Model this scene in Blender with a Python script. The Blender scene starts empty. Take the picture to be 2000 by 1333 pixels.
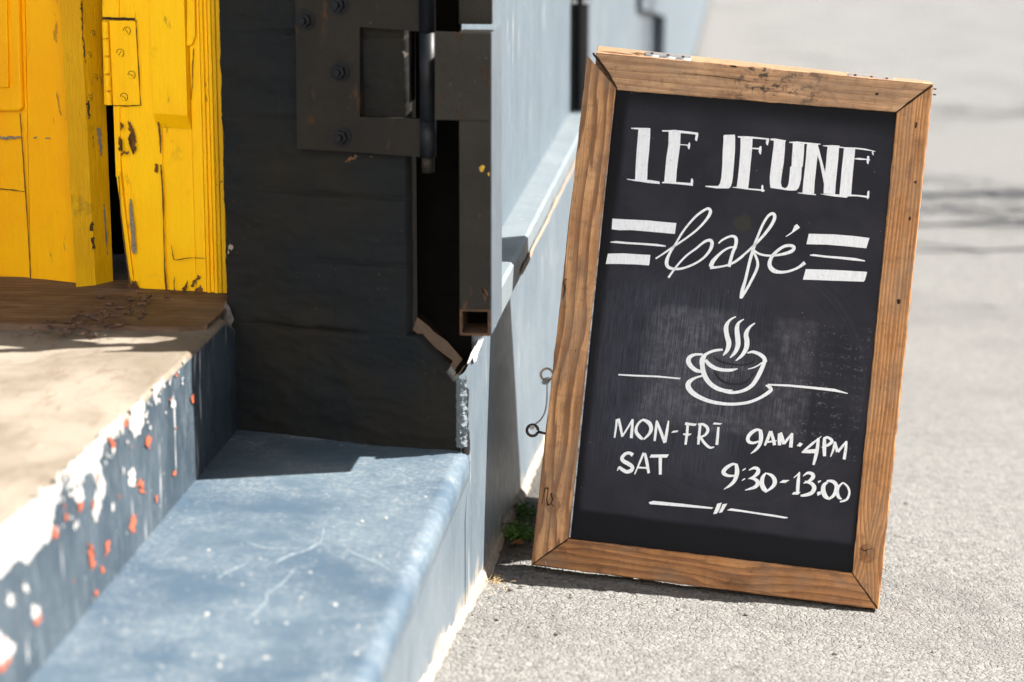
import bpy, bmesh, math, random
import numpy as np
from mathutils import Vector, Matrix
from mathutils import noise as mnoise
random.seed(7)
S = bpy.context.scene
COL = S.collection

# ------------------------------------------------------------------ camera
F = 4500.0                                    # focal length in pixels of the 2000 px wide photo
Yc = Vector((450, 1016, -F)).normalized()     # street direction in camera space
Zc = Vector((40, 19930, 4500)).normalized()
Zc = (Zc - Yc * Zc.dot(Yc)).normalized()
Xc = Yc.cross(Zc)
R3 = Matrix((Xc, Yc, Zc))                     # camera space -> world
CAM = Vector((0.44, 0.0, 1.355))
cd = bpy.data.cameras.new('camera')
cam = bpy.data.objects.new('camera', cd)
COL.objects.link(cam)
cam.matrix_world = Matrix.Translation(CAM) @ R3.to_4x4()
cd.sensor_width = 36.0
cd.lens = 36.0 * F / 2000.0
cd.clip_start = 0.05
cd.clip_end = 1000
cd.dof.use_dof = True
cd.dof.focus_distance = 4.17
cd.dof.aperture_fstop = 2.9
S.camera = cam

# ------------------------------------------------------------------ sky, sun, exposure
SUN_TRAVEL = Vector((-1.0, -0.36, -0.97)).normalized()
el = math.asin(-SUN_TRAVEL.z)
to_sun = -SUN_TRAVEL
world = bpy.data.worlds.new('World')
S.world = world
world.use_nodes = True
wn = world.node_tree
wn.nodes.clear()
sky = wn.nodes.new('ShaderNodeTexSky')
sky.sky_type = 'NISHITA'
sky.sun_disc = False
sky.sun_elevation = el
sky.sun_rotation = math.atan2(to_sun.x, to_sun.y)
sky.air_density = 1.0
sky.dust_density = 1.6
sky.ozone_density = 1.0
bg = wn.nodes.new('ShaderNodeBackground')
bg.inputs['Strength'].default_value = 0.05
wo = wn.nodes.new('ShaderNodeOutputWorld')
wn.links.new(sky.outputs[0], bg.inputs[0])
wn.links.new(bg.outputs[0], wo.inputs[0])
sl = bpy.data.lights.new('sun', 'SUN')
sl.energy = 5.0
sl.angle = math.radians(0.55)
sl.color = (1.0, 0.955, 0.89)
so = bpy.data.objects.new('sun', sl)
COL.objects.link(so)
so.rotation_euler = SUN_TRAVEL.to_track_quat('-Z', 'Y').to_euler()
S.view_settings.view_transform = 'Standard'
S.view_settings.look = 'None'
S.view_settings.gamma = 1.0
S.view_settings.exposure = 1.95
S.view_settings.use_curve_mapping = False
S.render.engine = 'CYCLES'
S.render.resolution_x = 1024
S.render.resolution_y = 682

# ------------------------------------------------------------------ helpers
def ray(u, v):
    return R3 @ Vector((u - 1000.0, 666.5 - v, -F))

def hit(u, v, nrm, p0):
    d = ray(u, v); nrm = Vector(nrm)
    return CAM + d * (nrm.dot(Vector(p0) - CAM) / nrm.dot(d))

def on_x(u, v, x): return hit(u, v, (1, 0, 0), (x, 0, 0))
def on_y(u, v, y): return hit(u, v, (0, 1, 0), (0, y, 0))
def on_z(u, v, z): return hit(u, v, (0, 0, 1), (0, 0, z))

WM = {}
def link(name, me, mat, parent=None, M=None):
    o = bpy.data.objects.new(name, me)
    COL.objects.link(o)
    M = M or Matrix.Identity(4)
    WM[o] = M
    if parent is not None:
        o.parent = parent
        o.matrix_basis = WM[parent].inverted() @ M
    else:
        o.matrix_basis = M
    if mat is not None:
        if isinstance(mat, (list, tuple)):
            for m in mat: me.materials.append(m)
        else:
            me.materials.append(mat)
    return o

def empty(name, loc, label, cat, group=None):
    o = bpy.data.objects.new(name, None)
    COL.objects.link(o)
    o.empty_display_size = 0.1
    WM[o] = Matrix.Translation(Vector(loc))
    o.matrix_basis = WM[o]
    o['label'] = label; o['category'] = cat
    if group: o['group'] = group
    return o

def tag(o, label, cat, group=None):
    o['label'] = label; o['category'] = cat
    if group: o['group'] = group
    return o

def mesh(name, verts, faces, smooth=False):
    me = bpy.data.meshes.new(name)
    me.from_pydata([tuple(v) for v in verts], [], faces)
    me.update()
    if smooth:
        me.polygons.foreach_set('use_smooth', [True] * len(me.polygons))
    return me

def obj(name, verts, faces, mat, parent=None, M=None, smooth=False):
    Mi = M.inverted() if M is not None else None
    vs = [Mi @ Vector(v) for v in verts] if Mi else verts
    return link(name, mesh(name, vs, faces, smooth), mat, parent, M)

def from_bm(name, bm, mat, parent=None, M=None, smooth=False):
    """bm in world coordinates; M = own frame of the object"""
    if M is not None: bm.transform(M.inverted())
    bmesh.ops.recalc_face_normals(bm, faces=bm.faces)
    me = bpy.data.meshes.new(name); bm.to_mesh(me); bm.free()
    if smooth: me.polygons.foreach_set('use_smooth', [True] * len(me.polygons))
    return link(name, me, mat, parent, M)

def frame(o, x, y):
    x = Vector(x).normalized(); y = Vector(y); y = (y - x * y.dot(x)).normalized(); z = x.cross(y)
    return Matrix(((x.x, y.x, z.x, o[0]), (x.y, y.y, z.y, o[1]), (x.z, y.z, z.z, o[2]), (0, 0, 0, 1)))

def prism_bm(poly, ext, bev=0.0, seg=2, bm=None):
    """solid from a 3D polygon pushed along ext"""
    own = bm is None
    b = bmesh.new()
    a = [b.verts.new(p) for p in poly]
    c = [b.verts.new(Vector(p) + Vector(ext)) for p in poly]
    n = len(a)
    b.faces.new(a); b.faces.new(c[::-1])
    for i in range(n):
        b.faces.new((a[i], c[i], c[(i + 1) % n], a[(i + 1) % n]))
    bmesh.ops.recalc_face_normals(b, faces=b.faces)
    if bev > 0:
        bmesh.ops.bevel(b, geom=b.edges[:], offset=bev, segments=seg, affect='EDGES', profile=0.6, clamp_overlap=True)
    if own: return b
    me = bpy.data.meshes.new('t'); b.to_mesh(me); b.free(); bm.from_mesh(me); bpy.data.meshes.remove(me)
    return bm

def box_bm(x0, x1, y0, y1, z0, z1, bev=0.0, seg=2, bm=None):
    return prism_bm([(x0, y0, z0), (x1, y0, z0), (x1, y1, z0), (x0, y1, z0)], (0, 0, z1 - z0), bev, seg, bm)

def tube_mesh(pts, rad, sides=10, cap=True):
    pts = [Vector(p) for p in pts]; n = len(pts)
    rads = rad if isinstance(rad, (list, tuple)) else [rad] * n
    vs, fs = [], []
    prev = None
    for i, p in enumerate(pts):
        t = (pts[min(i + 1, n - 1)] - pts[max(i - 1, 0)]).normalized()
        if prev is None:
            up = Vector((0, 0, 1)) if abs(t.z) < 0.9 else Vector((1, 0, 0))
            a = t.cross(up).normalized()
        else:
            a = (prev - t * prev.dot(t)).normalized()
        prev = a
        b = t.cross(a)
        for k in range(sides):
            w = 2 * math.pi * k / sides
            vs.append(p + (a * math.cos(w) + b * math.sin(w)) * rads[i])
    for i in range(n - 1):
        for k in range(sides):
            k2 = (k + 1) % sides
            fs.append((i * sides + k, i * sides + k2, (i + 1) * sides + k2, (i + 1) * sides + k))
    if cap:
        fs.append(tuple(range(sides))[::-1]); fs.append(tuple((n - 1) * sides + k for k in range(sides)))
    return vs, fs

def catmull(P, sub=6, closed=False):
    P = [tuple(map(float, p)) for p in P]; n = len(P); out = []
    rng = range(n if closed else n - 1)
    for i in rng:
        if closed: p0, p1, p2, p3 = P[i - 1], P[i], P[(i + 1) % n], P[(i + 2) % n]
        else: p0, p1, p2, p3 = P[max(i - 1, 0)], P[i], P[i + 1], P[min(i + 2, n - 1)]
        for s in range(sub):
            t = s / sub
            out.append(tuple(0.5 * (2 * b + (c - a) * t + (2 * a - 5 * b + 4 * c - d) * t * t + (3 * b - a - 3 * c + d) * t ** 3)
                             for a, b, c, d in zip(p0, p1, p2, p3)))
    if not closed: out.append(P[-1])
    return out

def fbm(x, y, z=0.0, o=4):
    return mnoise.fractal(Vector((x, y, z)), 1.0, 2.0, o)

# numpy value noise for big grids
def vnoise(x, y, seed=0):
    xi = np.floor(x).astype(np.int64); yi = np.floor(y).astype(np.int64)
    xf = x - xi; yf = y - yi
    def h(a, b):
        n = (a * 374761393 + b * 668265263 + seed * 1442695041) & 0xffffffff
        n = ((n ^ (n >> 13)) * 1274126177) & 0xffffffff
        return ((n ^ (n >> 16)) & 0xffff) / 65535.0
    u = xf * xf * (3 - 2 * xf); v = yf * yf * (3 - 2 * yf)
    return (h(xi, yi) * (1 - u) + h(xi + 1, yi) * u) * (1 - v) + (h(xi, yi + 1) * (1 - u) + h(xi + 1, yi + 1) * u) * v

def cells(x, y, seed=0):
    xi = np.floor(x).astype(np.int64); yi = np.floor(y).astype(np.int64)
    def h(a, b, s):
        n = (a * 374761393 + b * 668265263 + s * 1442695041) & 0xffffffff
        n = ((n ^ (n >> 13)) * 1274126177) & 0xffffffff
        return ((n ^ (n >> 16)) & 0xffff) / 65535.0
    f1 = np.full(x.shape, 9.0); f2 = np.full(x.shape, 9.0); idv = np.zeros(x.shape)
    for dx in (-1, 0, 1):
        for dy in (-1, 0, 1):
            a = xi + dx; b = yi + dy
            d = np.hypot(a + h(a, b, seed + 1) - x, b + h(a, b, seed + 2) - y)
            m = d < f1
            f2 = np.where(m, f1, np.minimum(f2, d)); idv = np.where(m, h(a, b, seed + 3), idv); f1 = np.where(m, d, f1)
    return f1, f2, idv

# ------------------------------------------------------------------ node material kit
class NT:
    def __init__(s, name):
        s.m = bpy.data.materials.new(name); s.m.use_nodes = True
        s.t = s.m.node_tree; s.t.nodes.clear()
        s.out = s.t.nodes.new('ShaderNodeOutputMaterial')
        s.b = s.t.nodes.new('ShaderNodeBsdfPrincipled')
        s.t.links.new(s.b.outputs[0], s.out.inputs[0])
    def n(s, typ, **kw):
        nd = s.t.nodes.new(typ)
        for k, v in kw.items(): setattr(nd, k, v)
        return nd
    def l(s, a, b): s.t.links.new(a, b)
    def setin(s, sock, v):
        if isinstance(v, bpy.types.NodeSocket): s.l(v, sock)
        elif isinstance(v, (tuple, list)) and len(v) == 3 and sock.type == 'RGBA': sock.default_value = (*v, 1)
        else: sock.default_value = v
    def coord(s, kind='Object', scale=(1, 1, 1), loc=(0, 0, 0), rot=(0, 0, 0), src=None):
        if src is None:
            if kind == 'World':
                src = s.n('ShaderNodeNewGeometry').outputs['Position']
            else:
                src = s.n('ShaderNodeTexCoord').outputs[kind]
        mp = s.n('ShaderNodeMapping')
        mp.inputs['Scale'].default_value = scale; mp.inputs['Location'].default_value = loc; mp.inputs['Rotation'].default_value = rot
        s.l(src, mp.inputs[0]); return mp.outputs[0]
    def noise(s, co, scale, detail=4, rough=0.55, dist=0.0):
        nd = s.n('ShaderNodeTexNoise'); s.l(co, nd.inputs['Vector'])
        nd.inputs['Scale'].default_value = scale; nd.inputs['Detail'].default_value = detail
        nd.inputs['Roughness'].default_value = rough; nd.inputs['Distortion'].default_value = dist
        return nd.outputs[0]
    def vor(s, co, scale, feature='F1', out='Distance', rnd=1.0):
        nd = s.n('ShaderNodeTexVoronoi', feature=feature); s.l(co, nd.inputs['Vector'])
        nd.inputs['Scale'].default_value = scale; nd.inputs['Randomness'].default_value = rnd
        return nd.outputs[out]
    def math(s, op, a, b=0.0, c=0.0, clamp=False):
        nd = s.n('ShaderNodeMath', operation=op, use_clamp=clamp)
        s.setin(nd.inputs[0], a); s.setin(nd.inputs[1], b); s.setin(nd.inputs[2], c)
        return nd.outputs[0]
    def ss(s, x, a, b):      # smooth step a..b
        nd = s.n('ShaderNodeMapRange', interpolation_type='SMOOTHSTEP')
        s.setin(nd.inputs['Value'], x); nd.inputs['From Min'].default_value = a; nd.inputs['From Max'].default_value = b
        return nd.outputs[0]
    def mix(s, f, a, b, mode='MIX'):
        nd = s.n('ShaderNodeMix', data_type='RGBA', blend_type=mode)
        s.setin(nd.inputs[0], f); s.setin(nd.inputs[6], a); s.setin(nd.inputs[7], b)
        return nd.outputs[2]
    def sep(s, co):
        nd = s.n('ShaderNodeSeparateXYZ'); s.l(co, nd.inputs[0]); return nd.outputs
    def comb(s, x, y, z):
        nd = s.n('ShaderNodeCombineXYZ')
        for i, v in enumerate((x, y, z)): s.setin(nd.inputs[i], v)
        return nd.outputs[0]
    def bump(s, h, strength=0.5, dist=0.002, prev=None):
        nd = s.n('ShaderNodeBump'); nd.inputs['Strength'].default_value = strength; nd.inputs['Distance'].default_value = dist
        s.l(h, nd.inputs['Height'])
        if prev is not None: s.l(prev, nd.inputs['Normal'])
        return nd.outputs[0]
    def done(s, col=None, rough=0.6, normal=None, metal=0.0, spec=0.5):
        if col is not None: s.setin(s.b.inputs['Base Color'], col)
        s.setin(s.b.inputs['Roughness'], rough); s.setin(s.b.inputs['Metallic'], metal)
        s.setin(s.b.inputs['Specular IOR Level'], spec)
        if normal is not None: s.l(normal, s.b.inputs['Normal'])
        return s.m

K_ALB = 0.63      # overall reflectance of the weathered paints
def mat_blue(name, base, lite, worn, scr=(0.5, 0.5, 0.5), streak=1.0, rough=0.45, grainz=12, speck=0.6, dirt=False, wear=0.0, spec=0.4):
    """weathered oil paint on plaster: soft mottling, vertical brush streaks, pale specks"""
    base, lite, worn, scr = [tuple(v * K_ALB for v in c_) for c_ in (base, lite, worn, scr)]
    t = NT(name)
    co = t.coord('World')
    big = t.noise(co, 3.5, 5, 0.6)
    st = t.noise(t.coord('World', scale=(60, 60, grainz)), 1.0, 4, 0.6)
    fine = t.noise(co, 140, 3, 0.7)
    c = t.mix(t.ss(big, 0.35, 0.68), base, lite)
    c = t.mix(t.math('MULTIPLY', t.ss(st, 0.5, 0.75), 0.35 * streak), c, worn)
    sp = t.vor(co, 55, 'F1')
    spm = t.math('MULTIPLY', t.ss(sp, 0.16, 0.09), t.ss(t.noise(co, 9, 2), 0.52, 0.62))
    c = t.mix(t.math('MULTIPLY', spm, speck), c, scr)
    sc = t.noise(t.coord('World', scale=(90, 26, 5)), 1.0, 2, 0.5)
    c = t.mix(t.math('MULTIPLY', t.ss(sc, 0.66, 0.74), 0.7 * streak), c, scr)
    drip = t.noise(t.coord('World', scale=(14, 14, 0.9)), 1.0, 4, 0.6)
    c = t.mix(t.math('MULTIPLY', t.ss(drip, 0.52, 0.72), 0.35 * min(1, streak)), c, tuple(v * 0.6 for v in base))
    if wear > 0:
        w = t.math('MULTIPLY', t.math('ADD', t.math('MULTIPLY', t.ss(t.noise(co, 120, 5, 0.8), 0.44, 0.66), 0.75), t.math('MULTIPLY', t.ss(t.noise(co, 38, 6, 0.8, 0.4), 0.54, 0.66), 0.6)), t.ss(t.noise(co, 7, 5, 0.7), 0.34, 0.62))
        c = t.mix(t.math('MULTIPLY', w, wear), c, worn)
    if dirt:
        z = t.sep(co)[2]; y = t.sep(co)[1]
        base_z = t.math('MULTIPLY', t.math('SUBTRACT', y, 4.0), -0.1)
        h = t.math('ADD', t.math('SUBTRACT', z, base_z), t.math('MULTIPLY', t.math('SUBTRACT', t.noise(co, 14, 4), 0.5), -0.16))
        c = t.mix(t.ss(h, 0.055, 0.02), c, (0.24, 0.21, 0.175))
    h = t.math('ADD', t.math('MULTIPLY', st, 0.6), t.math('ADD', t.math('MULTIPLY', fine, 0.25), t.math('MULTIPLY', t.noise(co, 22, 4), 1.2)))
    nb = t.bump(h, 0.5, 0.0022)
    rg = t.math('ADD', t.math('MULTIPLY', t.noise(co, 30, 3), 0.25), rough - 0.1)
    return t.done(c, rg, nb, spec=spec)

M_wall = mat_blue('blue_wall_paint', (0.118, 0.158, 0.195), (0.165, 0.205, 0.24), (0.24, 0.28, 0.30), dirt=True)
M_wall_up = mat_blue('blue_upper_wall_paint', (0.118, 0.158, 0.195), (0.14, 0.185, 0.22), (0.22, 0.26, 0.29), streak=1.2)
M_ledge = mat_blue('pale_ledge_paint', (0.20, 0.24, 0.27), (0.24, 0.28, 0.30), (0.30, 0.27, 0.22), streak=0.5)
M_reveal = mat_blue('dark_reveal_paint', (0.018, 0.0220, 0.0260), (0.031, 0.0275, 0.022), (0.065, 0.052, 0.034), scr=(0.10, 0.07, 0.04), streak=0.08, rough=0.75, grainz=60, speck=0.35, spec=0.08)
M_riser = mat_blue('blue_riser_paint', (0.036, 0.058, 0.080), (0.072, 0.100, 0.125), (0.19, 0.215, 0.235), streak=1.6, grainz=16, wear=0.35)
M_tread = mat_blue('blue_tread_paint', (0.070, 0.114, 0.164), (0.128, 0.180, 0.226), (0.33, 0.36, 0.37), streak=0.0, rough=0.6, speck=0.5, wear=0.75, spec=0.25)

def mat_concrete(name, a, b, c3):
    a, b, c3 = [tuple(v * K_ALB for v in c_) for c_ in (a, b, c3)]
    t = NT(name); co = t.coord('World')
    n1 = t.noise(co, 5, 6, 0.65, 0.4); n2 = t.noise(t.coord('World', scale=(1, 0.35, 1), rot=(0, 0, 0.5)), 38, 5, 0.7)
    c = t.mix(t.ss(n1, 0.35, 0.65), a, b)
    c = t.mix(t.math('MULTIPLY', t.ss(n2, 0.52, 0.72), 0.55), c, c3)
    pit = t.math('MULTIPLY', t.ss(t.vor(co, 40), 0.12, 0.07), t.ss(t.noise(co, 7, 2), 0.56, 0.62))
    c = t.mix(t.math('MULTIPLY', pit, 0.8), c, (0.10, 0.07, 0.05))
    nb = t.bump(t.math('ADD', t.math('MULTIPLY', n2, 0.8), t.math('MULTIPLY', t.noise(co, 160, 3, 0.7), 0.5)), 0.6, 0.002)
    return t.done(c, 0.85, nb, spec=0.3)
M_conc = mat_concrete('worn_beige_concrete', (0.225, 0.185, 0.138), (0.35, 0.300, 0.240), (0.155, 0.10, 0.058))
M_conc_grey = mat_concrete('broken_grey_render', (0.28, 0.27, 0.27), (0.36, 0.34, 0.33), (0.18, 0.16, 0.15))

def mat_asphalt():
    t = NT('pale_worn_asphalt'); co = t.coord('World')
    v = t.vor(co, 95, 'F1', 'Color'); vd = t.vor(co, 95, 'DISTANCE_TO_EDGE')
    v2 = t.vor(co, 210, 'F1', 'Color')
    bw = t.n('ShaderNodeRGBToBW'); t.l(v, bw.inputs[0]); g = bw.outputs[0]
    bw2 = t.n('ShaderNodeRGBToBW'); t.l(v2, bw2.inputs[0]); g2 = bw2.outputs[0]
    c = t.mix(g, (0.100, 0.097, 0.091), (0.198, 0.192, 0.181))
    md = t.noise(co, 28, 5, 0.7)
    c = t.mix(t.math('MULTIPLY', t.ss(md, 0.48, 0.68), 0.4), c, (0.07, 0.068, 0.064))
    c = t.mix(t.math('MULTIPLY', g2, 0.3), c, (0.19, 0.185, 0.178))
    pit = t.math('MULTIPLY', t.ss(vd, 0.10, 0.0), t.ss(t.noise(co, 42, 3, 0.6), 0.42, 0.66))
    c = t.mix(t.math('MULTIPLY', pit, 0.9), c, (0.028, 0.026, 0.024))
    big = t.noise(co, 1.3, 5, 0.6)
    c = t.mix(t.math('MULTIPLY', t.ss(big, 0.45, 0.7), 0.5), c, (0.085, 0.082, 0.078))
    warm = t.math('MULTIPLY', t.ss(t.vor(co, 26), 0.10, 0.06), t.ss(t.noise(co, 12, 2), 0.6, 0.66))
    c = t.mix(t.math('MULTIPLY', warm, 0.8), c, (0.33, 0.22, 0.12))
    # darker ground where the paving meets the wall, from the board backwards
    p = t.sep(co)
    d = t.ss(t.math('ADD', p[0], t.math('MULTIPLY', t.noise(co, 18, 4), 0.14)), 0.17, 0.08)
    d = t.math('MULTIPLY', d, t.ss(p[1], 4.05, 4.25))
    c = t.mix(t.math('MULTIPLY', d, 0.8), c, (0.035, 0.03, 0.024))
    h = t.math('ADD', t.math('MULTIPLY', t.ss(vd, 0.0, 0.22), 1.0), t.math('ADD', t.math('MULTIPLY', g, 0.8), t.math('MULTIPLY', t.noise(co, 420, 2, 0.6), 0.35)))
    nb = t.bump(h, 0.75, 0.0024)
    return t.done(c, 0.8, nb, spec=0.35)
M_asphalt = mat_asphalt()

def mat_yellow(name, base=(0.93, 0.41, 0.0), lite=(0.95, 0.47, 0.0), chips=0.5, seed=0.0, grime=0.35):
    t = NT(name); co = t.coord('World', loc=(seed, seed * 1.7, 0))
    c = t.mix(t.ss(t.noise(co, 6, 4), 0.35, 0.65), base, lite)
    brush = t.noise(t.coord('World', scale=(220, 220, 9), loc=(seed, 0, 0)), 1.0, 3, 0.6)
    c = t.mix(t.math('MULTIPLY', t.ss(brush, 0.55, 0.8), 0.22 * grime), c, (0.35, 0.22, 0.01))
    # flaked spots that show grey primer and brown wood
    fl = t.noise(t.coord('World', scale=(1, 1, 0.32), loc=(seed, 3, seed)), 46, 5, 0.72, 0.6)
    fm = t.math('MULTIPLY', t.ss(fl, 0.635, 0.665), t.ss(t.noise(co, 5.5, 2), 0.46, 0.58))
    c = t.mix(t.math('MULTIPLY', fm, chips), c, (0.12, 0.075, 0.04))
    gr = t.math('MULTIPLY', t.ss(t.noise(co, 16, 5, 0.7), 0.60, 0.74), grime)
    c = t.mix(gr, c, (0.32, 0.20, 0.012))
    nb = t.bump(t.math('SUBTRACT', t.math('ADD', t.math('MULTIPLY', brush, 0.5), t.math('MULTIPLY', t.noise(t.coord('World', scale=(1, 1, 0.3)), 60, 5, 0.65), 1.6)), t.math('MULTIPLY', fm, 1.6)), 0.6, 0.0022)
    return t.done(c, 0.5, nb, spec=0.22)
M_yel = mat_yellow('yellow_gloss_paint')
M_yel_b = mat_yellow('yellow_gloss_paint_frame', seed=2.3, base=(0.95, 0.50, 0.0), lite=(0.97, 0.56, 0.0))
M_yel_d = mat_yellow('yellow_paint_edge_darker', base=(0.62, 0.34, 0.003), lite=(0.72, 0.42, 0.003), chips=0.9, seed=5.1, grime=0.8)  # darker yellow base for edge faces, with denser chips and blotches

def simple(name, col, rough=0.6, metal=0.0, var=0.25, scale=30, bumpd=0.0008, spec=0.35, second=None):
    t = NT(name); co = t.coord('World')
    n = t.noise(co, scale, 4, 0.6)
    dark = tuple(c * (1 - var) for c in col) if second is None else second
    c = t.mix(t.ss(n, 0.35, 0.7), col, dark)
    nb = t.bump(t.noise(co, scale * 5, 3, 0.6), 0.4, bumpd)
    return t.done(c, rough, nb, metal, spec)
M_steel_dk = simple('dark_painted_steel', (0.024, 0.0195, 0.0145), 0.5, 0, second=(0.017, 0.0135, 0.010), scale=12, bumpd=0.0012, spec=0.12)
def mat_rusty():
    t = NT('dark_steel_with_rust'); co = t.coord('World')
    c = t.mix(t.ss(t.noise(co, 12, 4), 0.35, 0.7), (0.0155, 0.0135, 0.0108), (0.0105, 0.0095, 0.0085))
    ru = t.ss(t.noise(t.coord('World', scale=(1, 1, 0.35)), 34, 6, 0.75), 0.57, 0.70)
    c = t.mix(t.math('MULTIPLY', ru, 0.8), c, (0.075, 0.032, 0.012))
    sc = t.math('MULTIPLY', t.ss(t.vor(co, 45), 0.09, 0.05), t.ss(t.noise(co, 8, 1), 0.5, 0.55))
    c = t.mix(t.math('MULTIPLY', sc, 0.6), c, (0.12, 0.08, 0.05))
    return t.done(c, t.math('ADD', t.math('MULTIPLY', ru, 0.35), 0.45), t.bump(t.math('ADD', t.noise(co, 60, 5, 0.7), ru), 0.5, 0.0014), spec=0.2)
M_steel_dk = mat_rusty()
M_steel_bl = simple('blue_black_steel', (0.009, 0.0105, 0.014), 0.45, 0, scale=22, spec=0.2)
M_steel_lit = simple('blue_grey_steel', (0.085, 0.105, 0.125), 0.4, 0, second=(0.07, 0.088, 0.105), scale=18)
M_rust = simple('rusty_steel', (0.09, 0.045, 0.022), 0.85, 0, second=(0.035, 0.022, 0.015), scale=45, bumpd=0.002)
M_black = simple('black_gloss_steel', (0.008, 0.008, 0.010), 0.25)
M_void = simple('cavity_shade_black', (0.006, 0.0055, 0.005), 1.0, spec=0.0)  # near-black colour puts the shade of hollows into the material
M_zinc = simple('zinc_plated_hinge', (0.55, 0.56, 0.58), 0.38, 0.85, scale=80)
M_iron = simple('dark_iron', (0.035, 0.025, 0.02), 0.5, 0.6, scale=200, second=(0.07, 0.04, 0.02), bumpd=0.0006)
M_brass = simple('brassy_wire', (0.42, 0.27, 0.14), 0.4, 0.7)
M_cord = simple('pale_grey_cord', (0.5, 0.5, 0.5), 0.8)
M_white = simple('white_primer', (0.40, 0.39, 0.375), 0.75, scale=60, var=0.25, bumpd=0.001)
M_orange = simple('red_orange_undercoat', (0.36, 0.085, 0.038), 0.6, scale=60, bumpd=0.001)
M_bare = simple('bare_plaster_chip', (0.27, 0.235, 0.195), 0.85, scale=60, bumpd=0.002)
M_crack = simple('filler_in_cracks', (0.185, 0.225, 0.255), 0.8, scale=60)
M_leafdry = simple('dry_leaf', (0.16, 0.07, 0.03), 0.7, scale=60)
M_moss = simple('small_green_weed', (0.05, 0.12, 0.018), 0.6, scale=60, second=(0.075, 0.17, 0.028))
M_straw = simple('dry_straw', (0.45, 0.33, 0.18), 0.8)
M_scratch = simple('old_wood_scratch', (0.28, 0.24, 0.17), 0.8, scale=300, second=(0.16, 0.12, 0.06))
M_brown = simple('brown_wood_in_chips', (0.15, 0.065, 0.014), 0.9, scale=90, second=(0.06, 0.028, 0.010))
M_gap = simple('dark_open_crack', (0.035, 0.018, 0.008), 0.9)

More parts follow.
